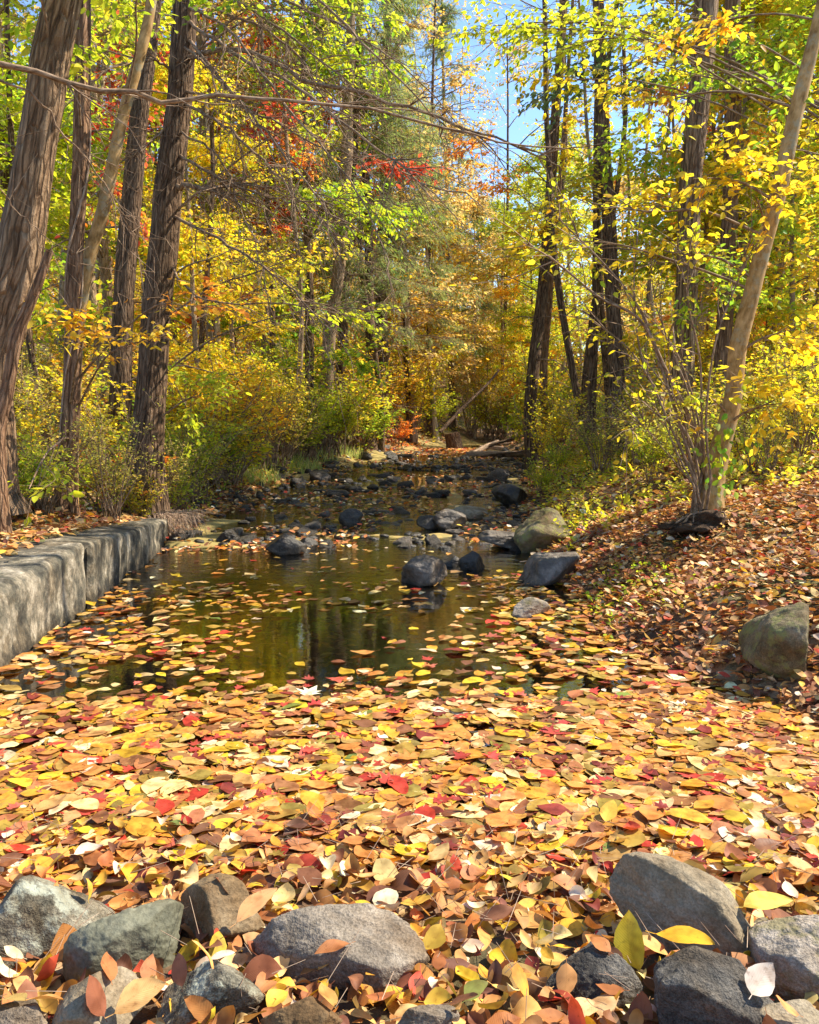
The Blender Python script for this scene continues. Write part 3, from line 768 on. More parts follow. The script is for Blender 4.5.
# leaves sunk below the surface
n = 2600
y = rng.uniform(2.3, 8, n); x = rng.uniform(-2.5, 2, n); k = (x > xl(y)) & (x < xr(y)); x, y = x[k], y[k]; n = len(x)
pos = np.stack([x, y, np.minimum(-.02-rng.random(n)*.1, -.02)], -1); pos[:, 2] = np.maximum(pos[:, 2], height(x, y)+.01)
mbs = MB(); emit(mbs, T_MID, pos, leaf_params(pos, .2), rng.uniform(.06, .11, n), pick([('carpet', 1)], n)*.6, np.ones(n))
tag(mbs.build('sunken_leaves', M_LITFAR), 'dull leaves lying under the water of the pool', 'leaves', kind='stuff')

# near bank litter (crumpled, among the stones)
n = 6800
x = rng.uniform(-2.0, 2.1, n); y = rng.uniform(1.15, 2.5, n)
z = np.maximum(height(x, y), 0)+rng.uniform(.0, .05, n)
pos = np.stack([x, y, z], -1)
hid = np.zeros(n, bool)
for cx_, cy_, cz_, hx, hy, hz, _n in near_rock_xy:
    q = ((x-cx_)/hx)**2+((y-cy_)/hy)**2; hid |= (q < .8)
k = ~hid & (rng.random(n) < .85); pos = pos[k]; n = len(pos)
Rm = leaf_params(pos, np.interp(pos[:, 1], [1.2, 1.9, 2.4], [.55, .5, .2])); size = rng.uniform(.04, .095, n); col = pick([('litter', 2), ('carpet', 1)], n); wid = rng.uniform(.8, 1.4, n)
vis = infr(pos, 0); sc_ = np.where(vis, size/np.linalg.norm(pos-np.array([0, 0, CAM_H]), axis=1), 0)*(1+pos[:, 2]*3)
top = np.argsort(-sc_)[:84]; rest = np.ones(n, bool); rest[top] = False
mbl = MB(); cr = rng.random(n) < .45
emit(mbl, T_CURL, *[a[rest & cr] for a in (pos, Rm, size, col, wid)]); emit(mbl, T_NEAR, *[a[rest & ~cr] for a in (pos, Rm, size, col, wid)])
leaf_things(top, pos, Rm, size, col, wid, T_NEAR+T_CURL[:4], M_LITTER, 'stones', 'leaves caught among the near stones')

rock_objs = [o for o in C.objects if o.get('group') == 'stones of the near bank']
for o in rock_objs:
    me = o.data; nv = len(me.vertices); co = np.empty(nv*3, np.float32); me.vertices.foreach_get('co', co); co = co.reshape(-1, 3)
    no = np.empty(nv*3, np.float32); me.vertices.foreach_get('normal', no); no = no.reshape(-1, 3)
    c_ = np.flatnonzero((no[:, 2] > .72) & (co[:, 2] > np.percentile(co[:, 2], 60)))
    if not len(c_): continue
    i_ = rng.choice(c_, int(rng.integers(1, 4))); m_ = len(i_)
    emit(mbl, T_NEAR, co[i_]+np.array(o.location)+no[i_]*.012, frames(rng.normal(0, 1, (m_, 3)), no[i_]+rng.normal(0, .12, (m_, 3))), rng.uniform(.045, .085, m_), pick('litter', m_), rng.uniform(.8, 1.2, m_))
def lone_leaf(px, py, z, size, ang, elev, colr, label, w_=1.15, tms=None, roll=0.0):
    c = Pz(px, py, z)
    D = np.array([[math.cos(ang)*math.cos(elev), math.sin(ang)*math.cos(elev), math.sin(elev)]])
    Nn = np.array([[math.sin(roll), -.5*abs(math.sin(elev)), 1.0]]) if elev < 1 else np.array([[math.sin(roll), -1.0, .35]])
    Rm = frames(D, Nn); mb = MB()
    p = c[None]-Rm[:, :, 0]*size*.5
    scatter(mb, tms or T_FLAT[2], p, Rm, np.array([size]), np.array([colr]), np.array([w_]))
    tag(mb.build('fallen_leaf', M_FLOAT, smooth=True, loc=c), label, 'leaf')
YL = (.78, .56, .04)
lone_leaf(634, 940, .17, .125, 2.0, 1.25, YL, 'upright bright yellow leaf between the flat dark stone and the sandstone slab', .95)
lone_leaf(719, 647, .10, .15, 1.2, 1.2, (.72, .50, .12), 'tan yellow leaf standing on edge left of the angular boulder', .8)
lone_leaf(768, 903, .2, .12, .1, .1, (.80, .62, .12), 'pale yellow leaf above the sunlit white stone', 1.0)
lone_leaf(684, 938, .19, .13, -.6, .2, (.75, .42, .03), 'orange yellow leaf lying against the front of the sandstone slab', .85)
lone_leaf(140, 998, .22, .10, .5, .3, (.68, .42, .16), 'tan ribbed leaf resting on the tan blocky stone', 1.3)
lone_leaf(257, 905, .18, .12, .75, .35, (.66, .36, .15), 'long curled tan leaf leaning on the ochre stone', .8)
lone_leaf(60, 855, .03, .11, .4, .1, (.74, .56, .05), 'broad yellow leaf in front of the lichened boulder', 1.4)

# right bank + left bank litter
def bank_points(n, x0, x1, y0, y1):
    x = rng.uniform(x0, x1, n); y = rng.uniform(y0, y1, n)
    k = (x > xr(y)-.1) | (x < np.where(y < 9, xl(y)-.25, xl(y)+.1)); x, y = x[k], y[k]
    z = height(x, y)
    p = np.stack([x, y, z+.01+rng.random(len(x))*.04], -1); return p[infr(p, 220)]
p = bank_points(27000, 1.1, 5.0, 2.2, 8.5); n = len(p)
emit(mbl, T_NEAR, p, leaf_params(p, .45), rng.uniform(.035, .08, n), pick('litter', n), rng.uniform(.8, 1.3, n))
tag(mbl.build('bank_leaf_litter', M_LITTER), 'deep brown and orange leaf litter covering the near and right banks', 'leaves', kind='stuff')
mbl = MB()
p = bank_points(9000, -5.5, -2.2, 2.5, 9.5)
p2 = bank_points(26000, -7, 8, 7.5, 16); p3 = bank_points(26000, -16, 16, 14, 32)
for q, s in ((p, 1), (p2, 1.1), (p3, 1.5)):
    n = len(q); emit(mbl, T_MID, q, leaf_params(q, .45), rng.uniform(.05, .10, n)*s, pick('litter', n), rng.uniform(.9, 1.4, n))
# leaves lodged between riffle stones, and the red drift at the head of the riffle
n = 5200; y = 8.3+rng.random(n)**1.3*16; x = xl(y)+rng.random(n)*(xr(y)-xl(y))
k = n2(x, y, 1.1, 2, 40) > .05; x, y = x[k], y[k]
hh = height(x, y); q = np.stack([x, y, np.maximum(hh, zw(y))+rng.random(len(x))*.05], -1); n = len(q)
emit(mbl, T_MID, q, leaf_params(q, .35), rng.uniform(.06, .10, n), pick([('litter', 3), ('orange', 1)], n), np.full(n, 1.2))
n = 2600; y = rng.uniform(23.5, 27, n); x = rng.uniform(-2.2, 2.4, n); q = np.stack([x, y, np.maximum(height(x, y), zw(y))+.02], -1)
emit(mbl, T_MID, q, leaf_params(q, .3), rng.uniform(.08, .13, n), pick([('orange', 2), ('litter', 1), ('red', 1)], n), np.full(n, 1.2))
# on the wall top
n = 500; y = rng.uniform(3, 8.8, n); x = np.interp(y, [4.3, 8.8], [-2.19, -2.62])-rng.uniform(.12, .9, n)
q = np.stack([x, y, np.interp(y, [2.4, 5.83, 5.87, 8.88], [.40, .50, .47, .27])+.03+.02*rng.random(n)], -1)
k = rng.random(n) < np.clip((-(x-np.interp(y, [4.3, 8.8], [-2.19, -2.62]))-.05)*1.6, .08, 1); q = q[k]; n = len(q)
emit(mbl, T_MID, q, leaf_params(q, .25), rng.uniform(.05, .09, n), pick('litter', n), np.full(n, 1.2))
tag(mbl.build('forest_leaf_litter', M_LITFAR), 'brown leaf litter strewn over the left bank, the riffle and the woods', 'leaves', kind='stuff')
#@@PART2
# ------------------------------------------------------------------ trees
def limb_path(a, b, n=9, sag=.12, wob=.05, rs=rng):
    a = np.asarray(a); b = np.asarray(b); t = np.linspace(0, 1, n)[:, None]; L = np.linalg.norm(b-a)
    p = a*(1-t)+b*t; p[:, 2] += (sag*L*np.sin(np.pi*t[:, 0]))
    w_ = rs.normal(0, wob*L, (4, 3)); w_[0] = 0
    return p + resample(w_, n)*t
def cluster(mbb, mbl, start, cen, rad, ntw, k, size, pal, tm, r0, twL=.38, sag=.08, flat=.5, droop=.25, leaves=True):
    cen = np.asarray(cen); rad = np.asarray(rad)
    p = limb_path(start, cen, 9, sag, .04)
    tubes(mbb, p, r0*np.linspace(1, .35, 9), 6)
    ns = max(4, int(ntw/7)); t0 = rng.uniform(.45, 1, ns)
    A = p[(t0*8).astype(int)]
    q = norm(rng.normal(size=(ns, 3)))*rng.random((ns, 1))**.45; E = cen+q*rad
    t = np.linspace(0, 1, 5)[None, :, None]
    S = A[:, None]*(1-t)+E[:, None]*t + rng.normal(0, .04, (ns, 5, 3))*t*np.linalg.norm(E-A, axis=1)[:, None, None]
    tubes(mbb, S, (r0*.35*np.array([1, .8, .6, .45, .3]))[None]*rng.uniform(.6, 1.1, (ns, 1)), 4)
    i = rng.integers(ns, size=ntw); u = rng.uniform(.25, 1, ntw)*4; j = np.minimum(u.astype(int), 3); f = (u-j)[:, None]
    st = S[i, j]*(1-f)+S[i, j+1]*f
    d = norm(S[i, 4]-S[i, 0]); d = d+rng.normal(0, .65, (ntw, 3))*np.array([1, 1, .45])
    spray(mbb, mbl, st, d, twL*rng.uniform(.5, 1.3, ntw), k, size, pal, tm, max(.0015, r0*.07), droop, flat)

def build_trunk(mb, pts, radii, bark_rough, seed, sides=20, nseg=90, flare=.6, flute=.0):
    Q = resample(np.column_stack([pts, radii]), nseg)
    P, r = Q[:, :3], np.maximum(Q[:, 3], .006)
    d = P[:, 2]-P[0, 2]
    r = r*(1+flare*np.exp(-d/max(.25, 1.6*radii[0])))
    P = P + np.stack([.25*r*vnoise(np.stack([d*.8, 0*d+seed, 0*d], -1)), .25*r*vnoise(np.stack([d*.8, 0*d+seed, 0*d+9], -1)), 0*d], -1)
    tubes(mb, P, r, sides, bark_rough, seed, flute); return P, r

def px_tree(name, label, cat, px, Y, bark, group=None, clusters=(), top=None, rough=.06, sides=20, flare=.45, ylean=0.0, tm=None, size=.08, seed=1, dead=0, deadpal=None, fl=.0, mat=None, tw_droop=.25):
    """trunk given by points (px, py, width px) seen at distance Y; clusters (px,py,rx,ry,Y,twigs,leaves per twig,leaf size,palette)"""
    pts, rad = [], []
    y0 = Y
    for (a, b, w_) in px:
        yy = Y + ylean*(px[0][1]-b)/100; p = Pd(a, b, yy); pts.append(p); rad.append(w_/FOC*yy/2)
    g = float(height(pts[0][0], pts[0][1])); 
    if pts[0][2] > g+.05: pts.insert(0, np.array([pts[0][0]*1.0, pts[0][1], g-.08])); rad.insert(0, rad[0]*1.12)
    else: pts[0][2] = g-.08
    d = pts[-1]-pts[-2]; d = d/np.linalg.norm(d)
    zt = top if top else pts[-1][2]+3
    while pts[-1][2] < zt:
        d = norm(d+np.array([0, 0, .25])); pts.append(pts[-1]+d*1.2); rad.append(max(rad[-1]*.86, .02))
    root = empty(name, tuple(pts[0])); tag(root, label, cat, group)
    mt = MB(); P, r = build_trunk(mt, np.array(pts), np.array(rad), rough, seed, sides, max(60, int((pts[-1][2])*9)), flare, fl)
    mt.build('trunk', bark, root, True, loc=None).matrix_parent_inverse.identity()
    mbl = MB()
    for (a, b, rx, ry, cy, ntw, k, sz, pal) in clusters:
        c = Pd(a, b, cy); rw, rh = rx/FOC*cy, ry/FOC*cy
        zz = c[2]-.35*math.hypot(c[0]-pts[0][0], c[1]-pts[0][1]); i = int(np.argmin(np.abs(P[:, 2]-max(zz, P[0, 2]+.8))))
        mbb = MB(); cluster(mbb, mbl, P[i], c, (rw, max(rw*.8, .4), rh), ntw, k, sz, pal, tm or T_MID[0], min(r[i]*.22, .014), .38 if cy < 12 else .55, droop=tw_droop); mbb.build('branch', B_TWIG, root)
    if dead:
        rs_ = np.random.default_rng(seed+50)
        for q in range(dead):
            i = int(rs_.uniform(.12, .95)*len(P)); a = rs_.uniform(0, 2*np.pi); L = rs_.uniform(.8, 2.6)
            e = P[i]+np.array([math.cos(a)*L, math.sin(a)*L, -L*rs_.uniform(-.1, .5)])
            mbb = MB(); pth = limb_path(P[i], e, 7, .08, .05, rs_); tubes(mbb, pth, np.linspace(.016, .004, 7), 5)
            ns = 7; st = pth[rs_.integers(1, 7, ns)]; dd = norm(e-P[i])+rs_.normal(0, .5, (ns, 3))
            t = np.linspace(0, 1, 4)[None, :, None]; tubes(mbb, st[:, None]+norm(dd)[:, None]*t*rs_.uniform(.3, 1.0, (ns, 1, 1))+rs_.normal(0, .02, (ns, 4, 3)), np.tile([.006, .0045, .003, .002], (ns, 1)), 3)
            if deadpal: spray(mbb, mbl, pth[rs_.integers(3, 7, 5)], norm(dd[:5]), np.full(5, .3), 5, size, deadpal, tm or T_MID[0], .002)
            mbb.build('dead_limb', B_TWIG, root)
    off = Vector(pts[0])
    if mbl.v: mbl.build('crown', mat or M_LEAF, root)
    for ch in root.children:
        ch.matrix_parent_inverse.identity(); me = ch.data
        co = np.empty(len(me.vertices)*3, np.float32); me.vertices.foreach_get('co', co); co = co.reshape(-1, 3)-np.array(off, np.float32)
        me.vertices.foreach_set('co', co.ravel()); me.update()
    return root, P, r

YEL, YG, GO, OR_, RD, GR_, TN, PN = 'yellow', 'ygreen', 'gold', 'orange', 'red', 'green', 'tan', 'pine'
YM = [('yellow', 3), ('ygreen', 2), ('gold', 1)]; GM = [('green', 2), ('ygreen', 3)]; OM = [('orange', 1), ('gold', 4), ('yellow', 2)]; TM_ = [('tan', 3), ('gold', 1)]

# big leaning shaggy tree at the left edge
t1, P1, r1 = px_tree('shaggy_bark_tree', 'big leaning tree with shaggy brown bark at the left edge of the photo', 'tree',
    [(-16, 500, 50), (-14, 380, 44), (0, 320, 42), (13, 270, 40), (24, 200, 38), (44, 110, 35), (60, 30, 32), (68, -20, 30)], 6.8, B_SHAG, top=9,
    clusters=[(20, -70, 150, 60, 6.0, 60, 8, .09, YG), (120, -90, 110, 50, 7, 50, 8, .09, GM)], rough=.10, sides=40, seed=3, fl=.05)
t2, P2, r2 = px_tree('reddish_vine_tree', 'slim reddish trunk wrapped by vines between the shaggy tree and the pale leaning one', 'tree',
    [(66, 492, 18), (68, 420, 16), (73, 330, 16), (75, 270, 13), (81, 160, 14), (82, 80, 13), (84, -10, 12)], 8.1, B_RED, top=8,
    clusters=[(90, 320, 60, 26, 6.6, 26, 6, .075, OM), (60, 30, 60, 40, 7.0, 30, 7, .08, YG), (40, 500, 36, 30, 6.2, 8, 6, .08, YG)], rough=.12, sides=22, seed=4, fl=.14)
vb = MB()
for s_, ph in ((0, 0.), (1, 2.5)):
    k = np.arange(2, len(P2)-10); a = ph+P2[k, 2]*1.5+.7*np.sin(P2[k, 2]*2+s_)
    pv = P2[k]+np.stack([np.cos(a), np.sin(a), 0*a], -1)*(r2[k]*1.15)[:, None]; tubes(vb, pv-np.array(t2.location), np.full(len(k), .011-.003*s_), 6, .1)
vb.build('vine', B_DEAD, t2, True)
px_tree('pale_leaning_tree', 'pale olive smooth trunk leaning right beside the reddish vine covered one', 'tree',
    [(72, 492, 12), (75, 380, 12), (80, 310, 12), (90, 255, 12), (104, 205, 12), (122, 120, 11), (143, 40, 10), (152, -10, 9)], 8.3, B_OLIVE, top=8,
    clusters=[(150, 330, 50, 30, 6.8, 26, 6, .07, OM), (180, 300, 60, 24, 7.2, 22, 6, .07, [('gold', 1), ('orange', 1)]), (150, -40, 60, 40, 7, 40, 7, .08, YG)], rough=.04, seed=5)
px_tree('dark_slim_tree', 'dark slim trunk leaning slightly right between the pale leaning trunk and the big furrowed one', 'tree',
    [(118, 420, 22), (124, 300, 20), (130, 210, 19), (139, 120, 17), (152, 30, 15), (156, -20, 14)], 11.5, B_DARK, top=13,
    clusters=[(125, 90, 50, 60, 12, 60, 8, .09, [('red', 3), ('maroon', 1)]), (120, 200, 40, 30, 12, 30, 8, .09, [('red', 2), ('orange', 1)]), (70, 60, 80, 50, 12, 80, 8, .1, YG)], rough=.08, seed=6, dead=8)
big, PB, rB = px_tree('furrowed_bark_tree', 'thickest dark furrowed trunk left of the stream, hung with bare dead branches', 'tree',
    [(148, 450, 34), (156, 360, 28), (163, 270, 27), (169, 190, 26), (176, 100, 24), (183, 0, 22)], 9.5, B_DARK, top=13,
    clusters=[(200, 400, 60, 30, 9.2, 40, 8, .07, YG), (250, 0, 70, 30, 8.8, 34, 8, .08, GM), (340, -10, 60, 30, 9.5, 40, 8, .08, GM), (320, 130, 40, 18, 8.8, 22, 7, .075, YG), (120, 20, 50, 30, 10, 36, 7, .08, YG), (235, 250, 60, 20, 9.5, 34, 8, .075, YM), (300, 265, 50, 22, 9.3, 34, 8, .075, YM), (340, 300, 60, 16, 9.1, 34, 8, .08, YG)], rough=.09, sides=32, seed=8, fl=.03)
# its long bare limbs, drooping to the right across the frame
db = MB()
def bare_limb(mb, pts, Ys, r0, ntw=14, Lt=.5, off=None, rs_=np.random.default_rng(77)):
    p = resample(np.array([Pd(a, b, y_) for (a, b), y_ in zip(pts, Ys)]), 22)
    p = p + rs_.normal(0, .012, p.shape)
    tubes(mb, p-off, np.linspace(r0, r0*.25, 22), 6, .08)
    i = rs_.integers(3, 22, ntw); d = norm(p[i]-p[i-2])+rs_.normal(0, .55, (ntw, 3))
    t = np.linspace(0, 1, 5)[None, :, None]
    q = p[i][:, None]+norm(d)[:, None]*t*(Lt*rs_.uniform(.4, 1.5, (ntw, 1, 1))); q[..., 2] -= .12*t[..., 0]**2
    q[:, 1:] += rs_.normal(0, .02, (ntw, 4, 3)); tubes(mb, q-off, (r0*.33*np.array([1, .8, .6, .4, .25]))[None]*rs_.uniform(.5, 1.1, (ntw, 1)), 4)
    j = rs_.integers(ntw, size=ntw*3); d2 = norm(d[j])+rs_.normal(0, .6, (ntw*3, 3)); s_ = q[j, rs_.integers(1, 5, ntw*3)]
    q2 = s_[:, None]+norm(d2)[:, None]*np.linspace(0, 1, 3)[None, :, None]*rs_.uniform(.08, .3, (ntw*3, 1, 1)); tubes(mb, q2-off, np.tile([.0025, .002, .0012], (ntw*3, 1)), 3)
ob = np.array(big.location)
for pts, Ys, r0 in [
    ([(186, 20), (240, 55), (300, 90), (380, 150), (430, 190)], (9.5, 8.8, 8, 7.4, 7), .016),
    ([(184, 35), (230, 90), (280, 150), (330, 210)], (9.5, 8.7, 8, 7.4), .015),
    ([(180, 60), (240, 50), (310, 80), (400, 105), (470, 130), (560, 165)], (9.5, 9, 8.4, 8, 8, 8.2), .02),
    ([(178, 100), (230, 130), (290, 190), (340, 240)], (9.5, 9, 8.5, 8), .014),
    ([(173, 150), (215, 175), (280, 200), (350, 200)], (9.5, 9, 8.5, 8), .013),
    ([(172, 185), (215, 188), (245, 178)], (9.5, 9, 8.8), .024),
    ([(170, 215), (220, 240), (280, 280), (330, 330)], (9.5, 9, 8.5, 8), .014),
    ([(188, -10), (250, 10), (320, 60), (360, 95)], (9.5, 9, 8.5, 8), .014),
    ([(186, -30), (260, -10), (350, 30), (420, 80)], (9.5, 9, 8.5, 8), .015),
    ([(180, 75), (150, 60), (110, 70), (60, 110)], (9.5, 9.2, 8.8, 8.5), .013),
    ([(176, 120), (140, 150), (110, 165)], (9.5, 9.2, 9), .012),
    ([(165, 260), (205, 300), (300, 305), (400, 312)], (9.5, 9, 8.5, 8.4), .010),
    ([(187, -5), (280, 40), (330, 110), (400, 235)], (9.5, 9, 8.5, 8.2), .011),
    ([(185, 5), (230, 30), (290, 110), (345, 175), (390, 260)], (9.5, 8.6, 8, 7.4, 7), .012),
    ([(187, -40), (300, -10), (380, 60), (450, 130)], (9.5, 8.8, 8, 7.4), .013),
    ([(182, 45), (210, 70), (260, 130), (300, 215)], (9.5, 8.8, 8.2, 7.8), .011),
    ([(178, 88), (250, 110), (330, 150), (400, 160)], (9.5, 8.8, 8.2, 7.8), .012),
    ([(176, 130), (220, 160), (250, 230), (270, 300)], (9.5, 9, 8.6, 8.2), .010)]:
    db = MB(); bare_limb(db, pts, Ys, r0*1.45, off=ob, ntw=34, Lt=.75); db.build('dead_limb', B_TWIG, big)

# tree standing outside the frame whose long bare limb crosses the upper left
og = Pd(-210, 470, 4.6); og[2] = float(height(og[0], og[1]))
ot = empty('overhanging_tree', tuple(og)); tag(ot, 'long bare horizontal limb crossing in front of the shaggy tree near the top', 'tree')
mt = MB(); pp = np.array([og+np.array([0, 0, z]) - og for z in np.linspace(-.1, 6, 8)]); build_trunk(mt, pp, np.linspace(.16, .09, 8), .06, 9)
mt.build('trunk', B_GREY, ot, True)
lm = MB(); bare_limb(lm, [(-215, 20), (-60, 50), (0, 65), (60, 78), (120, 93), (175, 99), (230, 97), (300, 100), (380, 110), (450, 130), (500, 142), (560, 148)], (4.6, 4.7, 4.8, 4.9, 5, 5.1, 5.2, 5.3, 5.5, 5.7, 5.8, 6), .021, 12, .5, off=og); lm.build('bare_limb', B_TWIG, ot, True)
lm = MB(); bare_limb(lm, [(-215, 60), (0, 82), (60, 130), (110, 190), (135, 240)], (4.6, 4.8, 5, 5.2, 5.4), .009, 16, .3, off=og); lm.build('bare_limb', B_TWIG, ot, True)
lm = MB(); bare_limb(lm, [(-215, 160), (-40, 170), (20, 210), (60, 250)], (4.6, 4.6, 4.8, 5), .006, 8, .3, off=og); lm.build('bare_limb', B_TWIG, ot, True)

px_tree('dead_leaning_stem', 'reddish dead stem leaning right in front of the shaggy tree base', 'dead tree',
    [(-2, 440, 14), (8, 390, 12), (18, 335, 11), (36, 290, 9), (50, 250, 7)], 5.9, B_RED, top=2.3, rough=.1, seed=12)
px_tree('bright_sided_tree', 'grey trunk lit on its right side beyond the yellow bush left of the stream', 'tree',
    [(325, 415, 14), (329, 340, 13), (338, 270, 12), (344, 200, 12), (347, 130, 11), (350, 40, 9)], 21, B_GREY, top=14, rough=.06, seed=13, dead=10,
    clusters=[(275, 110, 36, 30, 18, 60, 9, .13, 'red'), (400, 166, 46, 10, 21, 46, 9, .14, 'red'), (300, 160, 30, 14, 19, 30, 9, .13, 'orange'), (330, 60, 70, 50, 20, 60, 9, .12, GM), (300, 30, 70, 30, 20, 50, 9, .12, YG)])
px_tree('shadowed_trunk_tree', 'dark straight trunk hung with grey green boughs near the middle of the photo', 'tree',
    [(382, 405, 12), (382, 300, 12), (384, 200, 11), (386, 100, 9), (388, 0, 8)], 26, B_DARK, top=15, rough=.06, seed=14, dead=14,
    clusters=[(400, 240, 40, 30, 25, 90, 14, .16, PN), (370, 290, 36, 26, 25, 80, 14, .16, PN), (410, 170, 40, 24, 25, 70, 14, .16, PN)], tm=tmpl_needle())
# right side
px_tree('tan_leaning_tree', 'smooth tan trunk leaning right with ivy at its foot on the right bank', 'tree',
    [(712, 492, 22), (720, 450, 19), (732, 400, 17), (737, 350, 17), (750, 300, 16), (766, 240, 15), (780, 190, 15), (793, 130, 14), (808, 70, 13), (824, 0, 11)], 7.0, B_OLIVE, top=8,
    clusters=[(600, 205, 70, 26, 7.2, 40, 6, .072, YM), (690, 175, 66, 26, 6.8, 44, 6, .075, YEL), (755, 205, 60, 26, 6.6, 36, 6, .075, YEL), (640, 100, 70, 34, 7.4, 40, 6, .072, YM),
              (775, 100, 50, 30, 7.6, 28, 6, .075, GM), (560, 250, 60, 24, 7.6, 30, 6, .07, YM), (700, 395, 20, 12, 6.7, 5, 6, .09, YG), (775, 405, 44, 26, 6.6, 30, 7, .085, YEL), (790, 330, 40, 26, 6.8, 26, 6, .08, YEL),
              (700, 30, 60, 26, 7.5, 26, 6, .08, OM), (660, 250, 50, 20, 6.9, 20, 6, .075, YM)], rough=.03, sides=26, seed=15, flare=.6, mat=M_LEAF)
px_tree('brown_ridged_tree', 'tall brown ridged trunk rising behind the yellow leaves right of the stream', 'tree',
    [(680, 430, 23), (684, 320, 21), (687, 240, 20), (692, 150, 21), (700, 70, 21), (708, -10, 21)], 11, B_SHAG, top=14,
    clusters=[(640, 150, 60, 60, 11.5, 80, 8, .085, GM), (700, 280, 60, 50, 10.5, 60, 8, .085, GM)], rough=.06, seed=16, sides=28)
px_tree('reddish_straight_tree', 'straight reddish brown trunk just right of the tall ridged one', 'tree',
    [(722, 420, 16), (726, 300, 15), (729, 200, 15), (732, 100, 15), (735, -10, 14)], 12.5, B_RED, top=15,
    clusters=[(790, 60, 60, 50, 12, 90, 8, .09, GM), (780, 200, 60, 50, 12, 80, 8, .09, GM), (740, 100, 50, 40, 12, 40, 8, .09, OM)], rough=.05, seed=17, dead=5)
px_tree('dark_rough_tree', 'dark rough straight trunk standing on the right bank behind the shrub stems', 'tree',
    [(619, 412, 18), (615, 340, 14), (611, 280, 14), (606, 190, 13), (602, 100, 12), (598, -10, 10)], 13.5, B_DARK, top=15, rough=.1, seed=18, dead=14,
    clusters=[(590, 90, 60, 50, 13.5, 60, 14, .10, PN), (560, 190, 50, 40, 13.5, 70, 8, .085, YM)])
px_tree('thin_dark_tree', 'thin dark trunk just left of the rough one on the right bank', 'tree',
    [(592, 400, 9), (595, 320, 8), (597, 240, 8), (598, 120, 7)], 15, B_DARK, top=12, rough=.08, seed=19, dead=6)
px_tree('leaning_dark_tree', 'dark trunk leaning right beside the head of the stream', 'tree',
    [(532, 395, 12), (538, 330, 12), (544, 270, 11), (549, 210, 10), (556, 120, 9), (562, 20, 8)], 18, B_DARK, top=17, rough=.08, seed=20, dead=12,
    clusters=[(520, 235, 60, 36, 18, 90, 9, .10, [('yellow', 3), ('gold', 2)]), (560, 130, 50, 40, 18, 60, 9, .10, YM), (480, 140, 45, 12, 17, 26, 8, .10, 'orange'), (490, 178, 40, 14, 17, 30, 8, .10, 'orange'), (470, 270, 50, 30, 18, 50, 9, .10, 'gold')])
px_tree('slim_twin_tree', 'slim reddish trunk close beside the leaning dark one at the head of the stream', 'tree',
    [(543, 392, 8), (547, 330, 7), (552, 260, 6), (560, 180, 5)], 19, B_RED, top=13, rough=.06, seed=21)
# tree beyond the right edge, leaning in with yellow green sprays over the top
px_tree('yellow_overhang_tree', 'lime and yellow leaf sprays hanging from the top right of the stream', 'tree',
    [(900, 480, 40), (890, 300, 36), (870, 100, 30), (860, -60, 28)], 8.5, B_GREY, top=10,
    clusters=[(530, 20, 60, 30, 8.5, 54, 7, .075, YG), (600, 10, 60, 30, 8.8, 46, 7, .075, YG), (560, 80, 50, 26, 8.6, 30, 7, .07, YM), (800, 150, 50, 50, 8, 40, 6, .075, YM), (800, 250, 50, 40, 8, 40, 6, .08, YM), (620, 50, 40, 30, 9, 28, 6, .07, YM), (500, 10, 50, 24, 8.8, 36, 7, .07, YG), (460, 25, 50, 22, 9.2, 34, 7, .075, YG), (560, 30, 60, 40, 8.2, 50, 7, .075, YG), (700, 60, 60, 40, 8.8, 50, 7, .075, GM)], rough=.05, seed=22)

# multi-stem shrub at the foot of the tan tree
sb = Pd(704, 486, 6.9); sb[2] = float(height(sb[0], sb[1]))
sh = empty('multi_stem_shrub', tuple(sb)); tag(sh, 'bare many stemmed shrub fanning up and left from the foot of the tan tree', 'shrub')
stems = [([(704, 490), (694, 430), (668, 375), (640, 320), (600, 298), (556, 262), (520, 240)], 7, .019), ([(700, 492), (680, 425), (662, 370), (640, 310), (605, 265), (560, 220)], 6.8, .017),
         ([(699, 488), (672, 430), (650, 380), (625, 345), (590, 320)], 6.7, .012), ([(708, 488), (702, 430), (700, 360), (688, 300), (690, 240)], 6.9, .013), ([(712, 490), (706, 420), (716, 340), (738, 280), (752, 235)], 6.7, .012),
         ([(702, 492), (690, 440), (662, 400), (640, 350), (634, 280), (640, 220)], 7.2, .015), ([(694, 490), (690, 455), (684, 420), (672, 390), (668, 340)], 7, .010), ([(705, 490), (698, 420), (680, 360), (660, 330), (630, 300)], 7.1, .012),
         ([(696, 490), (676, 450), (664, 415), (668, 380)], 6.6, .009), ([(699, 492), (660, 445), (640, 425), (625, 440)], 6.7, .006), ([(707, 486), (690, 400), (672, 350), (655, 300), (650, 240)], 7.3, .011)]
msb, mbb2, mll = MB(), MB(), MB()
for i, (pp, Y, r0) in enumerate(stems):
    m1 = MB(); p = resample(np.array([Pd(a, b, Y+.15*j*((i % 3)-1)) for j, (a, b) in enumerate(pp)]), 26); p[0] = sb+np.array([rng.normal(0, .05), rng.normal(0, .04), -.05])
    tubes(m1, p-sb, np.linspace(r0, r0*.3, 26), 8, .06, i); m1.build('stem', B_TWIG, sh, True)
    k = rng.integers(12, 26, 12); d = norm(p[k]-p[k-3])+rng.normal(0, .5, (12, 3))
    spray(mbb2, mll, p[k]-sb, d, rng.uniform(.25, .7, 12), 5, .065, YM, T_MID[0], .0035)
mbb2.build('twigs', B_TWIG, sh); mll.build('leaves', M_LEAF, sh)
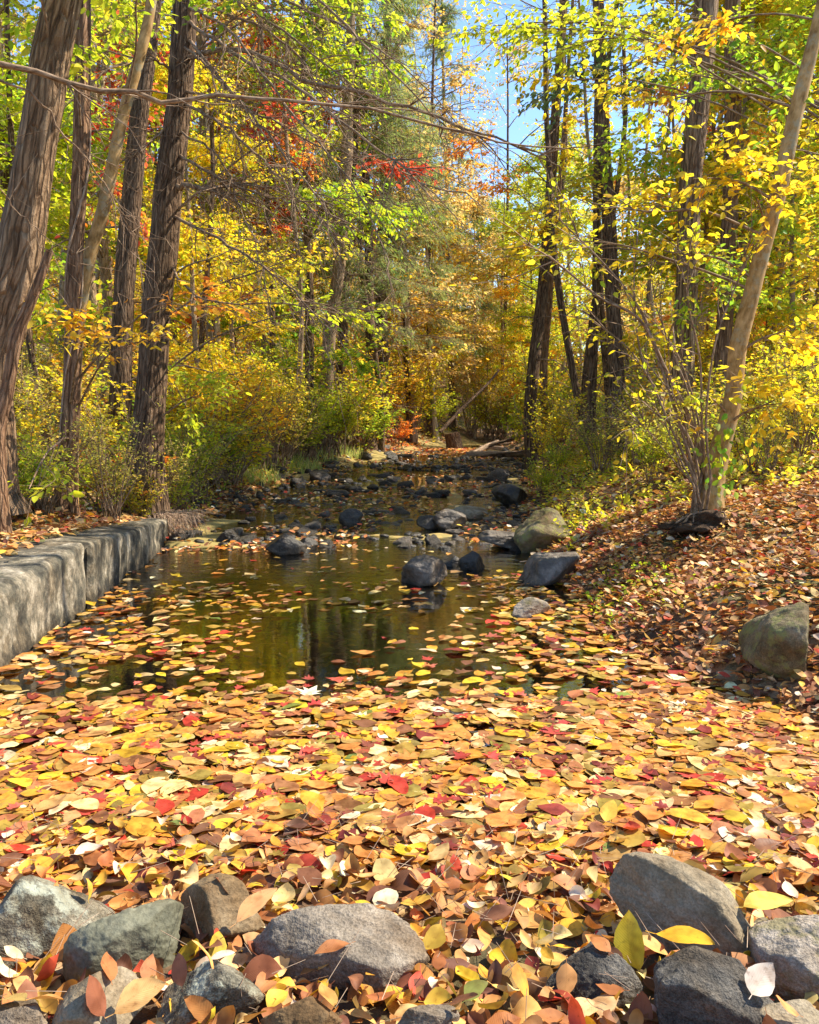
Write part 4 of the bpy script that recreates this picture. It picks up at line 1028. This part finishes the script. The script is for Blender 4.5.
# ivy at the foot of the tan tree, and its dark root mound
iv = MB(); n = 90; ipos = Pd(722, 455, 6.85); q = ipos+rng.normal(0, 1, (n, 3))*np.array([.12, .06, .2])+np.array([0, -.08, 0])
Rv = frames(rng.normal(0, .6, (n, 3))+np.array([0, -.2, -1]), rng.normal(0, .4, (n, 3))+np.array([.1, -1, .2])); scatter(iv, T_MID[0], q, Rv, rng.uniform(.05, .09, n), pick([('ygreen', 2), ('green', 2), ('grass', 2)], n))
tag(iv.build('ivy', M_LEAF), 'small ivy climbing the foot of the tan leaning trunk', 'ivy')
c = Pd(708, 506, 6.7); c[2] = float(height(c[0], c[1]))
rm = rock('root_mound', 'dark mound of roots and soil below the tan leaning tree', 'root mound', (c[0], c[1], c[2]-.01), (.28, .22, .11), 911, 'soil', .2, None, 5, 0, 14, 8, .3)
mb = MB(); a = rng.uniform(0, 6.28, 40); st = np.zeros((40, 3)); st[:, 2] = .1; e = np.stack([np.cos(a)*.35, np.sin(a)*.28, np.full(40, -.08)], -1)
t = np.linspace(0, 1, 5)[None, :, None]; tubes(mb, st[:, None]*(1-t)+e[:, None]*t+rng.normal(0, .02, (40, 5, 3))+np.array([0, 0, .05])*np.sin(t*3.1), np.tile([.012, .01, .008, .006, .004], (40, 1)), 5)
mb.build('roots', B_TWIG, rm)

# ------------------------------------------------------------------ woodland trees built once and copied
def generic(name, H, hb, Rc, pal, nl, tw, k, size, bark, r0, seed, tm=None, conifer=False, mat=None, bend=.3, twL=.6):
    r0 *= .75
    global rng
    rs_ = np.random.default_rng(seed)
    pts = np.array([(bend*math.sin(z/H*2.2+seed)*z/H, bend*math.cos(z/H*2+seed)*z/H, z) for z in np.linspace(-.15, H, 8)])
    root = empty(name); mt, mb, ml = MB(), MB(), MB()
    P, r = build_trunk(mt, pts, np.linspace(r0, r0*.25, 8), .06, seed, 10, 40)
    for i in range(nl):
        f = rs_.uniform(hb/H, .98); p0 = P[int(f*39)]; a = i*2.4+rs_.normal(0, .4); q = (f-hb/H)/(1-hb/H)
        R_ = Rc*((1-q)*.9+.12 if conifer else math.sqrt(max(.06, 1-(1.7*q-.75)**2)))*rs_.uniform(.65, 1.15)
        up = (-.15 if conifer else .35)*R_
        e = p0+np.array([math.cos(a)*R_, math.sin(a)*R_, up*rs_.uniform(.3, 1.4)])
        cen = p0*.4+e*.6
        cluster(mb, ml, p0, cen, (R_*.55, R_*.55, .32 if not conifer else .22), tw, k, size, pal, tm or T_MID[0], .008+r0*.12, twL, .06, .45, .2)
    mt.build('trunk', bark, root, True); mb.build('branches', B_TWIG if not conifer else B_DEAD, root); ml.build('crown', mat or M_LEAF, root)
    return root
def copy_tree(o):
    c = o.copy(); C.objects.link(c)
    for ch in o.children:
        d = ch.copy(); C.objects.link(d); d.parent = c
    return c
FT = tmpl_far()
G = dict(
    yellow=generic('broadleaf_tree', 11, 1.6, 2.6, YM, 34, 44, 10, .12, B_GREY, .13, 101),
    lime=generic('broadleaf_tree', 13, 2.2, 2.8, YG, 34, 44, 10, .12, B_GREY, .16, 102),
    gold=generic('broadleaf_tree', 10, 1.2, 2.4, OM, 30, 44, 10, .12, B_DARK, .12, 103),
    red=generic('broadleaf_tree', 12, 4.0, 2.2, [('red', 3), ('orange', 1)], 20, 32, 9, .12, B_GREY, .12, 104),
    orange=generic('broadleaf_tree', 11, 2.5, 2.3, 'orange', 26, 36, 10, .12, B_DARK, .13, 105),
    green=generic('broadleaf_tree', 13, 2.0, 2.8, GM, 34, 44, 10, .12, B_DARK, .16, 106),
    tan=generic('broadleaf_tree', 12, 1.5, 2.4, TM_, 30, 36, 9, .11, B_PALE, .10, 107),
    pine=generic('pine_tree', 16, 3.0, 3.2, PN, 50, 44, 15, .15, B_DARK, .2, 108, tm=tmpl_needle(), conifer=True),
    bare=generic('bare_tree', 13, 1.5, 2.2, TM_, 36, 22, 5, .09, B_PALE, .09, 109),
    bareg=generic('bare_tree', 14, 3.5, 2.0, [('gold', 1), ('tan', 1)], 30, 20, 5, .10, B_DARK, .12, 110),
)
DESC = dict(yellow='yellow leaved tree', lime='lime green leaved tree', gold='gold leaved tree', red='red leaved maple tree', orange='orange leaved tree', green='green leaved tree', tan='pale tan leaved tree', pine='grey green pine tree', bare='nearly bare pale twigged tree', bareg='sparse dark twigged tree')
place = [  # kind, px, Y, scale
    ('green', 20, 13, .85), ('lime', -60, 12, .9), ('lime', 60, 19, 1), ('red', 150, 20, 1), ('red', 118, 24, 1.1), ('tan', 40, 26, 1), ('bare', 80, 16, .9), ('bare', 15, 21, 1), ('tan', 110, 30, 1.1), ('yellow', -40, 22, 1),
    ('lime', 215, 21, 1), ('red', 265, 23, 1.05), ('orange', 235, 27, 1.2), ('red', 275, 21, .85), ('yellow', 240, 16, .55), ('lime', 120, 15, .9), ('yellow', 200, 14, .6), ('green', 270, 25, 1.1), ('bare', 225, 18, .9), ('gold', 200, 31, 1), ('bareg', 275, 19, 1), ('tan', 290, 28, 1.1), ('yellow', 180, 36, 1.2),
    ('pine', 335, 22, 1.05), ('pine', 372, 20, .9), ('pine', 410, 27, 1.0), ('red', 345, 30, 1.0), ('gold', 390, 28, .6), ('tan', 430, 32, 1.0), ('yellow', 425, 30, .7), ('tan', 415, 22, .9), ('green', 310, 17, .9), ('green', 300, 33, 1.1),
    ('tan', 470, 44, .75), ('bareg', 500, 38, 1.25), ('tan', 474, 31, .72), ('tan', 436, 25, 1.05), ('pine', 452, 34, 1.0), ('lime', 505, 36, .8), ('lime', 530, 40, .95), ('bare', 455, 36, 1.2), ('bareg', 430, 30, 1.2), ('lime', 485, 50, .85), ('tan', 505, 46, .8), ('lime', 520, 40, .7), ('yellow', 500, 48, .8), ('yellow', 462, 50, 1.0), ('yellow', 450, 58, .95), ('yellow', 485, 34, .4), ('lime', 470, 40, .6), ('yellow', 515, 38, .65), ('tan', 480, 36, .6),
    ('lime', 540, 31, .8), ('yellow', 680, 14, .7), ('lime', 740, 13, .75), ('gold', 530, 33, .75), ('tan', 610, 36, 1.1), ('lime', 700, 22, 1), ('green', 760, 17, .95),
    ('yellow', 790, 13, .55), ('gold', 740, 27, 1), ('orange', 720, 20, .95), ('lime', 820, 16, 1), ('green', 860, 22, 1.1), ('tan', 680, 34, 1.1), ('yellow', 880, 13, .7), ('pine', 800, 32, 1), ('bare', 770, 24, .9), ('yellow', 620, 44, 1.1), ('lime', 560, 46, 1.0),
    ('yellow', 340, 42, 1.1), ('tan', 380, 48, 1.2), ('lime', 250, 44, 1.2), ('gold', 130, 44, 1.2), ('yellow', 30, 40, 1.2), ('tan', 730, 46, 1.2), ('gold', 800, 48, 1.3)]
import collections
bykind = collections.defaultdict(list)
rs = np.random.default_rng(9)
def on_land(px, Y):
    Y0 = Y
    while Y < 34 and xl(Y)-.35 < (px-409.5)/FOC*Y < xr(Y)+.2: Y += .5
    return Y, Y/Y0
for kd, px, Y, s in place:
    Y, f = on_land(px, Y); s *= f
    first = len(bykind[kd]) == 0
    o = G[kd] if first else copy_tree(G[kd])
    x = (px-409.5)/FOC*Y
    o.location = (x, Y, float(height(x, Y))); o.rotation_euler = (rs.normal(0, .03), rs.normal(0, .03), rs.uniform(0, 6.28)); o.scale = (s*rs.uniform(.9, 1.1),)*2+(s*rs.uniform(.92, 1.1),)
    bykind[kd].append((px, Y, o))
for kd, L in bykind.items():
    L.sort(key=lambda q: q[0])
    for i, (px, Y, o) in enumerate(L):
        dw = 'near' if Y < 18 else ('middle distance' if Y < 28 else 'far')
        tag(o, f'{DESC[kd]} in the {dw} woods, {ordw(i)} such from the left', 'tree', DESC[kd].replace(' tree', ' trees')+' of the woods')

# slender poles and trunks standing through the woods
stem_p = []
rs = np.random.default_rng(31)
for k, (b_, nm) in enumerate(((B_PALE, 'pale'), (B_GREY, 'grey'), (B_DARK, 'dark'))):
    root = empty('slender_tree'); mt, mb = MB(), MB()
    H = 12; pts = np.array([(.25*math.sin(z*.5+k), .2*math.cos(z*.6+k), z) for z in np.linspace(-.2, H, 9)])
    P, r = build_trunk(mt, pts, np.linspace(.075, .025, 9), .05, 60+k, 8, 40, .3)
    for q in range(34):
        i = int(rs.uniform(.1, .98)*39); a = rs.uniform(0, 6.28); L = rs.uniform(.4, 1.5); e = P[i]+np.array([math.cos(a)*L, math.sin(a)*L, L*rs.uniform(-.1, .6)])
        tubes(mb, limb_path(P[i], e, 6, .05, .05, rs), np.linspace(.012, .003, 6), 4)
    mt.build('trunk', b_, root, True); mb.build('branches', B_TWIG, root); stem_p.append((root, nm, []))
spots = [(px_, Y_) for px_, Y_ in zip(rs.uniform(-60, 880, 44), rs.uniform(15, 36, 44)) if not (290 < px_ < 540)]
spots += [(290, 15), (372, 18), (205, 14), (45, 12), (98, 14), (28, 16), (630, 16), (650, 19), (790, 15), (700, 15), (505, 44), (495, 48)]
for px, Y in spots:
    Y, f = on_land(px, Y)
    k = int(rs.integers(3)); root, nm, L = stem_p[k]; o = root if not L else copy_tree(root)
    x = (px-409.5)/FOC*Y; s = rs.uniform(.6, 1.25); o.location = (x, Y, float(height(x, Y))); o.scale = (s, s, rs.uniform(.8, 1.2)); o.rotation_euler = (rs.normal(0, .05), rs.normal(0, .06), rs.uniform(0, 6.28)); L.append((px, o))
for root, nm, L in stem_p:
    for i, (px, o) in enumerate(sorted(L, key=lambda q: q[0])): tag(o, f'slender {nm} barked tree in the woods, {ordw(i)} such from the left', 'tree', f'slender {nm} trees among the woods')

# ------------------------------------------------------------------ shrubs
def shrub_proto(H, W, pal, nst, tw, k, size, seed, name='shrub', pale=False):
    rs_ = np.random.default_rng(seed); root = empty(name); mb, ml = MB(), MB()
    for i in range(nst):
        a = rs_.uniform(0, 6.28); e = np.array([math.cos(a)*W*rs_.uniform(.2, 1), math.sin(a)*W*rs_.uniform(.2, 1), H*rs_.uniform(.5, 1)])
        p = limb_path((rs_.normal(0, .06), rs_.normal(0, .06), -.03), e, 9, .08, .05, rs_); tubes(mb, p, np.linspace(.012, .004, 9), 5)
        j = rs_.integers(3, 9, tw); d = norm(p[j]-p[j-2])+rs_.normal(0, .7, (tw, 3))*np.array([1, 1, .5])
        spray(mb, ml, p[j], d, rs_.uniform(.15, .5, tw)*max(.7, W), k, size, pal, T_MID[int(rs_.integers(2))], .0025)
    mb.build('stems', B_TWIG, root); ml.build('leaves', M_LEAF, root); return root
S = dict(
    yellow=shrub_proto(1.7, .9, YM, 12, 22, 7, .065, 1), lime=shrub_proto(1.3, .8, YG, 12, 22, 7, .06, 2), gold=shrub_proto(1.8, 1.0, OM, 12, 20, 7, .06, 3),
    orange=shrub_proto(1.2, .7, 'orange', 9, 18, 7, .07, 4), green=shrub_proto(1.2, .8, GM, 12, 24, 7, .06, 5), brush=shrub_proto(1.5, .9, 'brush', 18, 16, 6, .045, 6, 'shrub', True),
    large=shrub_proto(.8, .45, YG, 7, 9, 6, .095, 7))
SD = dict(yellow='yellow leaved shrub', lime='lime green shrub', gold='golden leaved shrub', orange='orange leaved shrub', green='green leafy shrub', brush='twiggy olive brush', large='low shrub with large lime leaves')
sp_ = [('brush', 128, 9.3, .6), ('lime', 165, 9.25, .5), ('brush', 178, 9.3, .55), ('yellow', 140, 9.1, .42), ('large', 232, 8.9, .75), ('large', 40, 7.6, .7), ('lime', 190, 8.9, .6), ('brush', 150, 8.6, .6), ('brush', 110, 8.0, .65), ('brush', 195, 9.4, .6), ('green', 215, 9.8, .7), ('brush', 40, 7.6, .6), ('green', 20, 7.2, .5), ('lime', 100, 9.5, .8),
       ('yellow', 215, 11, .9), ('lime', 180, 11.5, 1.0), ('gold', 260, 13, .9), ('yellow', 285, 14, .9), ('yellow', 250, 15.5, 1.1), ('lime', 300, 16.5, 1.1), ('brush', 230, 12.5, 1.0), ('brush', 280, 17, 1.1), ('lime', 320, 15.5, 1.2), ('yellow', 120, 11, 1.0), ('green', 150, 12.5, 1.1),
       ('gold', 90, 13, 1.1), ('brush', 60, 11, 1.1), ('brush', 20, 12, 1.0), ('yellow', 10, 10, .8), ('orange', 135, 9.6, .8), ('lime', 340, 18.5, 1.1), ('yellow', 310, 21, 1.3), ('gold', 350, 23, 1.4), ('green', 365, 20.5, 1.2), ('orange', 398, 25, .8), ('yellow', 412, 27, 1.6), ('lime', 330, 21, 1.6), ('yellow', 350, 22, 1.8), ('lime', 300, 19, 1.6), ('brush', 270, 15, 1.3), ('yellow', 385, 27, 1.8), ('lime', 370, 24, 1.5), ('yellow', 200, 13, 1.3), ('gold', 225, 14, 1.4), ('lime', 245, 18, 1.6), ('lime', 430, 30, 1.5),
       ('gold', 380, 26, 1.5), ('brush', 330, 20, 1.2), ('brush', 360, 27, 1.6), ('tan', 0, 0, 0), ('lime', 540, 12.5, .4), ('lime', 560, 13.5, .5), ('yellow', 545, 15.5, .8), ('lime', 590, 14, .55), ('brush', 600, 12, .7), ('yellow', 640, 12.5, .8), ('lime', 655, 9.5, .6), ('brush', 640, 10.5, .6), ('gold', 665, 11.5, .8),
       ('brush', 690, 9.3, .6), ('lime', 750, 8.8, .6), ('brush', 770, 8.4, .55), ('yellow', 800, 8.8, .7), ('green', 760, 11, .9), ('brush', 800, 10.5, .8), ('yellow', 730, 10, .8), ('lime', 820, 9.6, .8), ('yellow', 560, 18, 1.0), ('lime', 530, 20, 1.1), ('yellow', 550, 22, 1.4), ('lime', 585, 19, 1.2), ('lime', 515, 28, 1.2),
       ('brush', 500, 31, 1.5), ('lime', 490, 33, 1.6), ('yellow', 520, 34, 1.7), ('brush', 470, 33, 1.6), ('lime', 540, 29, 1.7), ('yellow', 600, 23, 1.4), ('gold', 625, 20, 1.2), ('lime', 640, 17, 1.2), ('brush', 670, 15, 1.1), ('green', 700, 14, 1.1), ('yellow', 790, 13, 1.1), ('gold', 750, 15, 1.2), ('brush', 820, 13, 1.1),
       ('lime', 205, 17, 1.3), ('gold', 170, 16, 1.3), ('yellow', 140, 18, 1.4), ('brush', 100, 17, 1.4), ('tan', 0, 0, 0), ('yellow', 60, 16, 1.3), ('lime', 20, 18, 1.4), ('yellow', -30, 12, 1.1), ('brush', 850, 10, .9), ('lime', 880, 12, 1.0)]
bs = collections.defaultdict(list); rs = np.random.default_rng(12)
for kd, px, Y, s in sp_:
    if kd == 'tan': continue
    Y, f = on_land(px, Y); s *= f
    o = S[kd] if not bs[kd] else copy_tree(S[kd]); x = (px-409.5)/FOC*Y
    o.location = (x, Y, float(height(x, Y))); o.rotation_euler = (0, 0, rs.uniform(0, 6.28)); o.scale = (s*rs.uniform(.85, 1.2), s*rs.uniform(.85, 1.2), s*rs.uniform(.85, 1.15)); bs[kd].append((px, Y, o))
for kd, L in bs.items():
    L.sort(key=lambda q: q[0])
    for i, (px, Y, o) in enumerate(L):
        bank = 'left' if px < 430 else 'right'
        tag(o, f'{SD[kd]} on the {bank} bank, {ordw(i)} such plant from the left', 'shrub', SD[kd]+' plants along the banks')

# ------------------------------------------------------------------ ground cover, grass, far woods
def cover(n, x0, x1, y0, y1, keepf, L, k, size, pal, name, label, margin=150):
    x = rng.uniform(x0, x1, n); y = rng.uniform(y0, y1, n); m = keepf(x, y) & (rng.random(n) < .35+.65*np.clip(n2(x, y, .8, 3, 51)+.4, 0, 1))
    x, y = x[m], y[m]; p = np.stack([x, y, height(x, y)], -1); p = p[infr(p, margin)]; n = len(p)
    d = rng.normal(0, .7, (n, 3)); d[:, 2] = np.abs(d[:, 2])+.5
    mb = MB(); spray(mb, mb, p, d, rng.uniform(.5, 1.4, n)*L, k, size, pal, T_MID[0], .002, .5, .6, twig=False)
    return tag(mb.build(name, M_LEAF), label, kind='stuff', cat='plants')
bankR = lambda x, y: (x > xr(y)+.15) & (y > 7.4+.35*np.clip(x-2.3, 0, 3)*0+.6*np.clip(n2(x, y, 1, 2, 6), -1, 1))
bankL = lambda x, y: (x < np.where(y < 9, xl(y)-1.0, xl(y)-.1))
cover(6500, 1.0, 8, 7.2, 16, bankR, .32, 8, .055, [('ygreen', 3), ('yellow', 2), ('brush', 2)], 'undergrowth', 'low yellow green undergrowth covering the right bank behind the leaf litter')
cover(3600, -9, -2.2, 7.2, 18, bankL, .32, 8, .05, [('brush', 4), ('ygreen', 2), ('green', 1)], 'undergrowth', 'olive and lime undergrowth behind the wall on the left bank')
cover(7500, -26, 26, 16, 40, lambda x, y: (x > xr(y)+.2) | (x < xl(y)-.2), .7, 8, .10, [('ygreen', 3), ('yellow', 3), ('brush', 3), ('gold', 1)], 'undergrowth', 'sunlit undergrowth among the more distant trees')
cover(170, 1.15, 1.9, 4.9, 6.4, lambda x, y: x > xr(y)-.05, .13, 7, .035, GM, 'undergrowth', 'small green weeds at the water edge of the right bank', 100)
def blades(n, x, y, h, name, label):
    z = height(x, y); a = rng.uniform(0, 6.28, n); D = np.stack([np.cos(a)*.35, np.sin(a)*.35, np.ones(n)], -1)+rng.normal(0, .3, (n, 3))
    Nn = np.stack([np.cos(a), np.sin(a), np.full(n, .3)], -1); mb = MB()
    v = np.array([[0, -.02, 0], [0, .02, 0], [.55, .016, .0], [.55, -.016, 0], [1, 0, -.22]]); t = (v, [np.array([[0, 1, 2, 3]]), np.array([[3, 2, 4]])], None)
    scatter(mb, t, np.stack([x, y, z-.02], -1), frames(D, Nn), h*rng.uniform(.5, 1.3, n), pick('grass', n)); tag(mb.build(name, M_GRASS), label, kind='stuff', cat='grass')
n = 5200; y = rng.uniform(14.5, 22, n); x = xl(y)-rng.uniform(-.1, 1.6, n); k = n2(x, y, 1.2, 2, 61) > -.15; x, y = x[k], y[k]; n = len(x)
blades(n, x, y, .30, 'grass', 'pale green grass along the far left shore of the riffle')
# dead grass and roots trailing over the far end of the wall
n = 260; y = rng.uniform(8.75, 9.4, n); x = -2.62+rng.normal(0, .12, n); D = np.stack([rng.uniform(.1, .7, n), rng.uniform(-.5, .3, n), rng.uniform(-1.2, .1, n)], -1)
mb = MB(); t = np.linspace(0, 1, 4)[None, :, None]; q = np.stack([x, y, np.full(n, .33)], -1)[:, None]+D[:, None]*t*rng.uniform(.15, .45, (n, 1, 1)); q[..., 2] = np.maximum(q[..., 2], .01)
tubes(mb, q, np.tile([.004, .003, .002, .001], (n, 1)), 3); tag(mb.build('dead_grass', B_DEAD), 'dry pale roots and grass trailing over the far end of the wall', kind='stuff', cat='grass')
# split log left of the stream, stump and fallen pole at the head of the stream
def log(name, label, cat, a, b, r, bark, g=None, sides=18):
    a, b = np.array(a), np.array(b); mb = MB(); P = limb_path(a, b, 14, .01, .008); rr = np.full(14, r)*np.linspace(1.1, .85, 14)
    tubes(mb, P-a, rr, sides, .22, 3, .12)
    mb.add(P[-1][None]-a+np.zeros((sides, 3))+(mb.v[0][-sides:]-(P[-1]-a)), np.array([list(range(sides))]), bark=np.zeros((sides, 3)))
    o = mb.build(name, bark, smooth=True); o.location = a; tag(o, label, cat); return o
a = Pd(150, 512, 9.9); a[2] = height(a[0], a[1]); b = Pd(122, 472, 9.9); log('broken_stump', 'broken grey split stump leaning among brush just behind the wall', 'stump', a, b, .12, B_DEAD)
x, y = Pd(455, 455, 27)[:2]; a = np.array([x, y, height(x, y)-.1]); b = Pd(452, 433, 27); log('old_stump', 'grey old stump at the head of the stream left of the fallen branches', 'stump', a, b, .24, B_DARK)
a = Pd(440, 432, 26); a[2] = max(a[2], 0); b = Pd(500, 372, 28); log('fallen_pole', 'thin dead pole leaning diagonally over the head of the stream', 'dead tree', a, b, .045, B_DARK)
rs = np.random.default_rng(44)
for i in range(16):
    px, Y = rs.uniform(455, 545), rs.uniform(20, 29); x = (px-409.5)/FOC*Y; z = float(max(height(x, Y), zw(Y)))+.12
    an = rs.uniform(-.9, .9); L = rs.uniform(.8, 2.2); a = np.array([x, Y, z]); b = a+np.array([math.cos(an)*L, math.sin(an)*L, rs.uniform(-.05, .5)])
    log('fallen_branch', f'bare fallen branch in the tangle at the head of the stream, {ordw(i)} of the heap', 'branch', a, b, rs.uniform(.02, .07), B_DEAD if i % 4 == 0 else B_DARK, sides=8)['group'] = 'fallen branches at the head of the stream'
# pine needles and small twigs on the near bank
n = 420; y = rng.uniform(1.5, 2.5, n); x = rng.uniform(-1.5, 1.6, n); z = np.maximum(height(x, y), 0)+rng.uniform(.04, .11, n); a = rng.uniform(0, 6.28, n)
mb = MB(); q = np.stack([x, y, z], -1)[:, None]+np.stack([np.cos(a), np.sin(a), rng.normal(0, .3, n)], -1)[:, None]*np.linspace(0, 1, 3)[None, :, None]*rng.uniform(.04, .12, (n, 1, 1))
tubes(mb, q, np.tile([.0009, .0009, .0006], (n, 1)), 3); tag(mb.build('pine_needles', B_DEAD), 'dry pine needles scattered over the near bank', kind='stuff', cat='needles')

n = 150; x = rng.uniform(-5, 5.5, n); y = rng.uniform(2.4, 12, n); k = ((x > xr(y)+.1) | (x < xl(y)-1)); x, y = x[k], y[k]; n = len(x)
a = rng.uniform(0, 6.28, n); L = rng.uniform(.15, .9, n); t = np.linspace(-.5, .5, 5); q = np.stack([x[:, None]+np.cos(a)[:, None]*L[:, None]*t, y[:, None]+np.sin(a)[:, None]*L[:, None]*t], -1)+rng.normal(0, .015, (n, 5, 2))
q = np.concatenate([q, (height(q[..., 0], q[..., 1])+.035+rng.random((n, 1))*.03)[..., None]], -1); mb = MB(); tubes(mb, q, (rng.uniform(.003, .010, (n, 1))*np.linspace(1, .5, 5)), 5)
tag(mb.build('fallen_twigs', B_DEAD), 'thin fallen twigs strewn over the leaf litter of both banks', kind='stuff')
# far woods: one mass beyond the trees one can tell apart
mbb, mbl = MB(), MB()
for i in range(330):
    Y = rng.uniform(50, 80); x = rng.uniform(-.62, .62)*Y; px_ = 409.5+x/Y*FOC; H = rng.uniform(6, 13)
    if 450 < px_ < 535: H *= .6
    g = float(height(x, Y)); tubes(mbb, np.array([(x+rng.normal(0, .3), Y, g+z) for z in np.linspace(-.2, H, 5)]), np.linspace(.13, .04, 5), 5)
    m = 130; a = rng.uniform(0, 6.28, m); rr = 2.2*np.sqrt(rng.random(m)); zz = g+H*rng.uniform(.08, 1, m)
    pl = [YM, YG, OM, TM_, YG, TN, 'yellow', 'orange', PN][int(rng.choice(9, p=[.2, .15, .15, .15, .12, .1, .05, .03, .05]))]
    spray(None, mbl, np.stack([x+np.cos(a)*rr, Y+np.sin(a)*rr, zz], -1), rng.normal(0, 1, (m, 3)), np.full(m, 1.2), 6, .26, pl, FT, twig=False)
fw = mbl.build('distant_woods', M_LEAF); tag(fw, 'mass of autumn coloured woods far behind the stream', kind='stuff', cat='woods')
mbb.build('trunks', B_GREY, fw)
